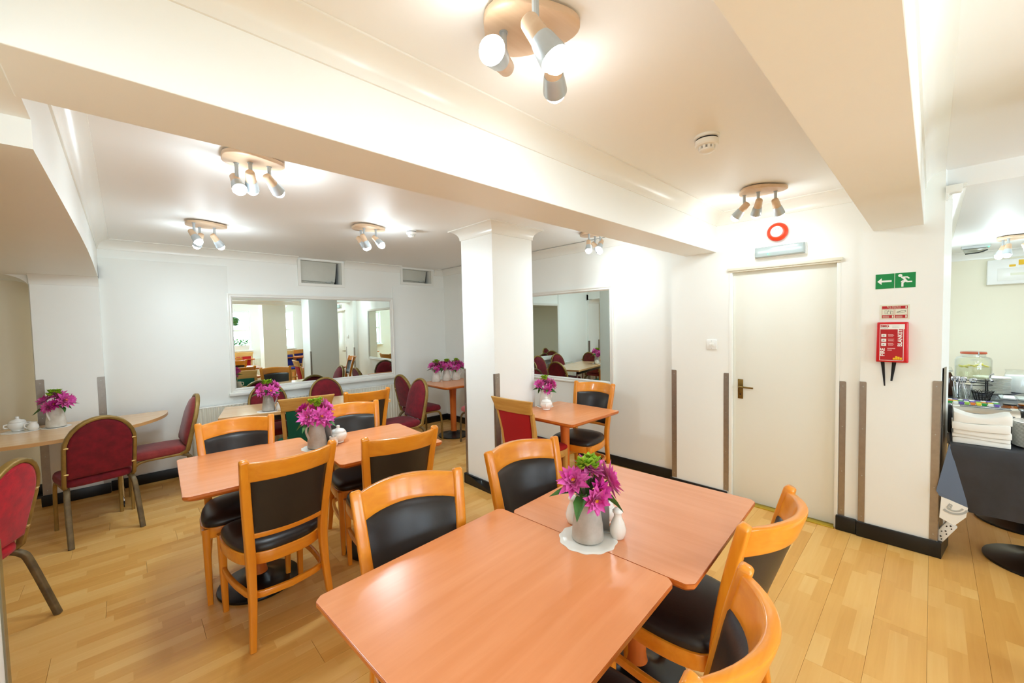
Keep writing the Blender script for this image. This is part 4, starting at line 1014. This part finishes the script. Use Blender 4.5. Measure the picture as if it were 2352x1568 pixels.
text('lettering', 'B', .042, (tx(-.095)-.003, -.095, .352), Vector((.18, -.9, -.42)).normalized(), Vector((.07, -.40, .91)).normalized(), PLASTG, wt, bold=.001)

ORD = 'second third fourth fifth sixth seventh eighth ninth tenth eleventh twelfth thirteenth fourteenth fifteenth sixteenth seventeenth eighteenth nineteenth'.split()
def stack_plates(label, x, y, n, r, z=.746, gap=.0075):
    g = label
    for k in range(n):
        o = MB().lathe([(r*.6, 0), (r*.62, .002), (r*.99, .0115), (r, .0135), (r*.98, .0145), (r*.62, .0055), (.001, .005)], 32).build('dinner_plate', CHINA, smooth=50) if k == 0 else base.copy()
        if k == 0: base = o
        else: COL.objects.link(o)
        o.location = (x, y, z+k*gap)
        pos = 'lowest plate of' if k == 0 else ('topmost plate of' if k == n-1 else ORD[k-1]+' plate from the bottom of')
        tag(o, pos+' '+label, 'plate', label)
stack_plates('the tall plate stack beside the napkins', 3.90, -.475, 20, .125)
stack_plates('the plate stack behind the drink dispenser', 6.35, -.43, 12, .13, .746, .014)
# napkins: folded slabs
for k, (z0, h, dy, dx, lb) in enumerate(((.746, .034, .0, .006, 'lowest'), (.7805, .022, .002, .004, 'second lowest'), (.803, .030, -.002, .0, 'third'), (.8335, .045, .004, -.006, 'fourth'), (.879, .036, -.003, .004, 'topmost'))):
    rings = []; n = 10
    for j in range(n+1):
        y = -.102-.235*j/n+dy; s = j/n
        sag = (.040*(1-math.sin(PI*min(1, s*1.1)))*.8 if k == 4 else .006*math.sin(s*5+k)) ; low = .004*math.sin(s*4+k) if k else 0
        rings.append([(3.755+dx, y, z0+low), (3.90+dx, y, z0+low), (3.90+dx, y, z0+h+sag), (3.755+dx+.004, y, z0+h+sag*.85)])
    o = MB().loft(rings).build('napkin_pile', PAPER, bevel=.003, smooth=40)
    tag(o, 'white folded napkins beside the plates, %s layer of the pile' % lb, 'napkins', 'folded white napkins')
# toaster
to = thing('toaster', 'long silver toaster with black ends behind the napkins', 'toaster', (4.08, -.25, .746))
def slabY(poly, y0, y1): return MB().loft([[(a, y0, b) for a, b in poly], [(a, y1, b) for a, b in poly]])
pf = [(-.085, .01), (.085, .01), (.085, .14), (.075, .172), (.05, .19), (-.05, .19), (-.075, .172), (-.085, .14)]
slabY(pf, -.145, .145).build('body', plain('toaster_steel', (206, 200, 188), .22, metal=.9), to, bevel=.004)
slabY([(a*1.05, b*1.02) for a, b in pf], -.168, -.144).build('end_cap', BLACKM, to, bevel=.006)
slabY([(a*1.05, b*1.02) for a, b in pf], .144, .166).build('end_cap', BLACKM, to, bevel=.006)
for x in (-.03, .03): B(x-.012, x+.012, -.11, .11, .1902, .1915).build('slot', DARKP, to)
B(-.092, -.084, -.12, .12, .155, .16).build('trim_strip', CHROME, to)
MB().tube([(-.09, -.157, .15), (-.105, -.157, .15)], .008, 8).build('lever', CHROME, to)
# black sloping rack edge behind the toaster
ck = thing('coffee_flask', 'dark brown coffee flask behind the black toaster end', 'flask', (5.98, -.108, .746))
MB().lathe([(.05, 0), (.055, .01), (.055, .17), (.04, .21), (.032, .23)], 24).build('body', BROWNG, ck, smooth=50)
MB().tube([(-.05, 0, .18), (-.085, .01, .15), (-.085, .01, .06), (-.053, 0, .03)], .009, 8).build('handle', BLACKM, ck, smooth=60)
js = thing('glass_stopper_jar', 'small clear swing-top jar on the coffee flask', 'jar', (5.98, -.108, .977))
MB().lathe([(.03, 0), (.042, .01), (.042, .03), (.036, .05), (.02, .055)], 20).build('body', GLASS, js, smooth=50)
MB().tube([(.044*math.cos(2*PI*k/16), .044*math.sin(2*PI*k/16), .012) for k in range(16)], .003, 6, loop=True).build('wire', STEELD, js)
# dispenser on a wire stand
dp = thing('drink_dispenser', 'glass drink dispenser with lemon water on a wire stand', 'dispenser', (6.08, -.29, .746))
zb = .165
MB().lathe([(.09, zb), (.122, zb+.01), (.126, zb+.03), (.126, zb+.19), (.115, zb+.215), (.085, zb+.225), (.083, zb+.25), (.079, zb+.25), (.081, zb+.222), (.11, zb+.21), (.121, zb+.188), (.121, zb+.03), (.117, zb+.014), (.001, zb+.008)], 36).build('jar', GLASS, dp, smooth=50)
MB().lathe([(.118, zb+.012), (.119, zb+.03), (.119, zb+.125), (.001, zb+.126)], 32).build('water', WATER, dp, smooth=50)
for k in range(7):
    a = k*2.4; o = MB().lathe([(.036, 0), (.036, .008)], 16).xform(Matrix.Translation((.07*math.cos(a), .07*math.sin(a), zb+.120+.006*(k % 3))) @ Matrix.Rotation(.35*(-1)**k, 4, 'X')).build('lemon_slice', LEMON, dp)
MB().lathe([(.088, zb+.25), (.091, zb+.256), (.088, zb+.268)], 30).build('seal', plain('orange_rubber', (206, 96, 60), .5), dp)
MB().lathe([(.089, zb+.268), (.088, zb+.276), (.02, zb+.282), (.001, zb+.283)], 30).build('lid', GLASS, dp, smooth=50)
MB().tube([(-.09, -.03, zb+.24), (-.102, -.03, zb+.255), (-.09, -.03, zb+.27)], .004, 6).build('clasp', STEELD, dp)
MB().tube([(-.12, -.09, zb+.02), (-.16, -.10, zb+.02), (-.185, -.115, zb+.005)], [.012, .011, .010], 10).build('tap', CHROME, dp, smooth=60)
MB().tube([(-.15, -.098, zb+.025), (-.155, -.1, zb+.06), (-.16, -.125, zb+.075)], .006, 8).build('tap_lever', CHROME, dp)
MB().tube([(.128*math.cos(2*PI*k/24), .128*math.sin(2*PI*k/24), zb-.004) for k in range(24)], .005, 6, loop=True).build('stand_ring', BLACKM, dp)
MB().tube([(.128*math.cos(2*PI*k/24), .128*math.sin(2*PI*k/24), zb-.05) for k in range(24)], .004, 6, loop=True).build('stand_ring', BLACKM, dp)
for a in (45, 135, 225, 315): MB().tube([(.128*math.cos(R(a)), .128*math.sin(R(a)), zb), (.13*math.cos(R(a)), .13*math.sin(R(a)), 0)], .005, 6).build('stand_leg', BLACKM, dp)
# cutlery in tumblers: every piece is its own thing, the tumbler too
def tumbler(label, x, y, r=.043, h=.11):
    o = MB().lathe([(r*.7, 0), (r*.75, .003), (r, h), (r*.93, h), (r*.7, .012), (.001, .01)], 20).build('tumbler', GLASS, smooth=40)
    o.location = (x, y, .746); return tag(o, label, 'tumbler')
tumbler('clear tumbler crammed with spoons on the serving table', 5.78, -.185); tumbler('clear tumbler of teaspoons beside the spoons', 5.72, -.245, .042, .105)
sp_ = MB().tube([(0, 0, 0), (0, 0, .11), (0, .004, .15)], [.003, .0025, .003], 6).add(*(lambda mm: (mm.v, mm.f))(MB().lathe([(.001, -.001), (.012, .001), (.018, .006), (.017, .007), (.011, .003), (.001, .002)], 12, (0, .004, 0), 1, 1.5).xform(Matrix.Translation((0, .006, .172)) @ Matrix.Rotation(R(80), 4, 'X')))).build('spoon', CHROME, smooth=60)
pls = [(5.78, -.185, 9, 'tumbler of spoons'), (5.72, -.245, 6, 'tumbler of teaspoons')]
firsts = True; rg = random.Random(4)
for x, y, n, nm in pls:
    for k in range(n):
        o = sp_ if firsts else sp_.copy()
        if not firsts: COL.objects.link(o)
        firsts = False
        a = 2*PI*k/n; o.location = (x+.014*math.cos(a), y+.014*math.sin(a), .760); o.rotation_euler = (.22*math.sin(a), -.22*math.cos(a), rg.uniform(0, 6))
        tag(o, 'steel spoon standing in the '+nm+' on the serving table', 'spoon', 'cutlery in the '+nm)
bs = thing('wire_basket', 'round black wire basket on the serving table', 'basket', (5.74, -.335, .746))
for z, r in ((.005, .045), (.04, .055), (.08, .065)): MB().tube([(r*math.cos(2*PI*k/20), r*math.sin(2*PI*k/20), z) for k in range(20)], .003, 6, loop=True).build('hoop', BLACKM, bs)
for k in range(16):
    a = 2*PI*k/16; MB().tube([(.045*math.cos(a), .045*math.sin(a), .005), (.065*math.cos(a), .065*math.sin(a), .08), (.073*math.cos(a+.2), .073*math.sin(a+.2), .095), (.065*math.cos(a+.39), .065*math.sin(a+.39), .08)], .0022, 6).build('wire', BLACKM, bs)
# little butter and jam portions on a tray
tr = tag(B(5.30, 5.58, -.42, -.10, .746, .754).build('portion_tray', PLAST, bevel=.004), 'white tray of coloured portions behind the toaster', 'tray')
cols = [('green', (40, 150, 60)), ('yellow', (236, 214, 60)), ('orange', (236, 130, 50)), ('lime', (160, 206, 80)), ('purple', (110, 84, 170)), ('white', (236, 236, 230))]
pm_ = {c: plain('portion_'+c, v, .35) for c, v in cols}; rg = random.Random(11)
for i in range(3):
    for k in range(9):
        c = cols[(k*5+i*2) % 6 if i < 2 else (4 if k % 2 else 5)][0]
        o = MB().loft([[(-.014, -.012, 0), (.014, -.012, 0), (.014, .012, 0), (-.014, .012, 0)], [(-.018, -.016, .018), (.018, -.016, .018), (.018, .016, .018), (-.018, .016, .018)], [(-.02, -.018, .019), (.02, -.018, .019), (.02, .018, .019), (-.02, .018, .019)]]).build('portion_pack', pm_[c], smooth=0)
        o.location = (5.37+i*.075, -.125-k*.034, .7545 + .0); o.rotation_euler = (0, 0, rg.uniform(-.3, .3))
        tag(o, '%s portion pack on the tray behind the toaster' % c, 'portion pack', '%s portion packs' % c)
def jar(label, x, y, r, h, mat, lidm, z=.746):
    t = thing('preserve_jar', label, 'jar', (x, y, z))
    MB().lathe([(r*.9, 0), (r, .004), (r, h*.75), (r*.8, h*.85), (r*.8, h*.9)], 24).build('body', mat, t, smooth=50)
    MB().lathe([(r*.86, h*.9), (r*.86, h), (.001, h)], 24).build('lid', lidm, t, smooth=40)
    B(-r-.001, -r+.012, -r*.5, r*.5, h*.2, h*.6).build('label', SIGNC, t)
jar('honey jar with black lid beside the toaster', 4.95, -.43, .042, .105, AMBER, BLACKM)
jar('dark marmalade jar beside the honey jar', 5.02, -.515, .045, .10, BROWNG, AMBER)
jg = thing('glass_jar', 'low clear lidded jar behind the wire basket', 'jar', (5.86, -.415, .746))
MB().lathe([(.05, 0), (.055, .004), (.055, .06), (.05, .065), (.048, .062), (.05, .01), (.001, .008)], 24).build('body', GLASS, jg, smooth=50)
MB().lathe([(.053, .066), (.05, .075), (.015, .08), (.012, .095), (.001, .096)], 24).build('lid', GLASS, jg, smooth=50)
mk_ = thing('milk_jug', 'clear jug full of milk at the back of the serving table', 'jug', (6.6, -.62, .746))
MB().lathe([(.09, 0), (.1, .005), (.1, .12), (.085, .17), (.001, .172)], 28).build('milk', MILK, mk_, smooth=50)
MB().lathe([(.095, .0), (.104, .005), (.104, .125), (.088, .18), (.08, .21), (.088, .225), (.085, .226)], 28).build('glass', GLASS, mk_, smooth=50)
bx_ = thing('glass_bowl', 'clear glass bowl stacked beside the jam jars', 'bowl', (5.5, -.62, .746))
MB().lathe([(.06, 0), (.08, .02), (.11, .07), (.118, .09), (.112, .09), (.076, .026), (.001, .012)], 28).build('body', GLASS, bx_, smooth=50)
MB().lathe([(.118, .092), (.12, .1), (.08, .12), (.001, .125)], 28).build('cover', GLASS, bx_, smooth=50)
tag(B(5.95, 6.15, -.68, -.46, .746, .762).build('white_tray', PLAST, bevel=.005), 'flat white tray behind the glass jar', 'tray')
for x, y, r, mt, lb in ((4.72, -.49, .035, ORANGE, 'orange fruit beside the jam jars'), (4.62, -.455, .028, FRUITR, 'small red fruit behind the plates')):
    t = thing('fruit', lb, 'fruit', (x, y, .746))
    MB().lathe([(r*.3, 0), (r*.75, r*.25), (r, r*.9), (r*.8, r*1.55), (r*.35, r*1.85), (.001, r*1.8)], 20).build('flesh', mt, t, smooth=70)
    MB().tube([(0, 0, r*1.78), (0, 0, r*1.95)], .003, 6).build('stalk', LEAF, t)
# extension block hanging against the pier end
exb = thing('extension_block', 'white extension socket block leaning on the pier under the table', 'extension lead', (3.74, -.075, .0), R(0))
M = Matrix.Translation((0, -.0, .16)) @ Matrix.Rotation(R(28), 4, 'X')
MB().box(-.014, .014, -.027, .027, -.075, .075).xform(M).build('body', PLAST, exb, bevel=.006)
for z in (-.045, 0, .045):
    for y, w_ in ((0, .004), (-.012, .003), (.012, .003)): MB().box(-.0148, -.0138, y-w_, y+w_, z-.004+(.014 if y == 0 else 0), z+.004+(.014 if y == 0 else 0)).xform(M).build('pin_hole', DARKP, exb)
MB().tube(crom([tuple(M @ Vector((0, 0, .075))), (.0, .0, .28), (.05, .03, .45), (.2, .0, .55)], 5), .005, 6).build('cable', DARKP, exb, smooth=60)

# ================================================================ BY THE WINDOWS (seen in the mirrors)
pt = thing('planter', 'white trough planter on the window sill, seen in the mirror', 'planter', (2.10, -2.94, Z0))
MB().loft([[(-.27, -.05, 0), (.27, -.05, 0), (.27, .05, 0), (-.27, .05, 0)], [(-.30, -.07, .15), (.30, -.07, .15), (.30, .07, .15), (-.30, .07, .15)]]).build('trough', PLAST, pt, bevel=.006)
for x in (-.18, .18): B(x-.02, x+.02, -.04, .04, -.0, .004).build('foot', PLAST, pt)
pl_ = thing('potted_plant', 'bushy bright green plant in the sill planter', 'plant', (2.10, -2.94, Z0+.15))
rg = random.Random(8); m = MB()
for k in range(190):
    v, f = petal(rg.uniform(.06, .1), .035, -.3, 3); c = Vector((rg.uniform(-.25, .25), rg.uniform(-.05, .05), rg.uniform(-.02, .14)))
    M = Matrix.Translation(c) @ Matrix.Rotation(rg.uniform(0, 6.3), 4, 'Z') @ Matrix.Rotation(rg.uniform(.2, 1.2), 4, 'X'); m.add([M @ Vector(p) for p in v], f)
o = m.build('foliage', plain('bright_leaf', (60, 150, 40), .5, c2=(96, 180, 60), nscale=20), pl_, smooth=60); o['kind'] = 'stuff'
m = MB()
for x in (-.18, -.06, .06, .18): m.tube([(x, 0, -.05), (x*1.1, 0, .08)], .006, 6)
m.build('stem', LEAF, pl_)
tb = thing('topiary_ball', 'round topiary ball hanging in the window, seen in the mirror', 'plant', (2.06, -2.97, 1.80))
m = MB(); rg = random.Random(9)
for k in range(220):
    d_ = Vector((rg.gauss(0, 1), rg.gauss(0, 1), rg.gauss(0, 1))).normalized(); v, f = petal(.035, .022, -.2, 3)
    M = Matrix.Translation(d_*.105) @ Vector((0, 1, 0)).rotation_difference((d_+Vector((rg.uniform(-.6, .6), rg.uniform(-.6, .6), rg.uniform(-.6, .6)))).normalized()).to_matrix().to_4x4(); m.add([M @ Vector(p) for p in v], f)
o = m.build('foliage', LEAF, tb, smooth=60); o['kind'] = 'stuff'
MB().lathe([(.02, -.1), (.09, -.05), (.1, 0), (.09, .05), (.02, .1)], 14).build('core', LEAF, tb, smooth=60)
MB().tube([(0, 0, .1), (0, 0, .36)], .002, 5).build('cord', PLASTG, tb)
rd2 = thing('radiator', 'short white radiator under the windows, seen in the mirror', 'radiator', (2.60, -2.95, 0))
prof = []
for k in range(101): prof.append((-.5+k/100, .02 if k % 4 in (1, 2) else .01))
MB().loft([[(x, y, .15) for x, y in prof]+[(.5, -.03, .15), (-.5, -.03, .15)], [(x, y, .68) for x, y in prof]+[(.5, -.03, .68), (-.5, -.03, .68)]]).build('panel', MATS['radiator_cream'], rd2, smooth=20)
for x in (-.42, .42): MB().tube([(x, 0, .16), (x, 0, 0)], .008, 8).build('pipe', GLOSSW, rd2)
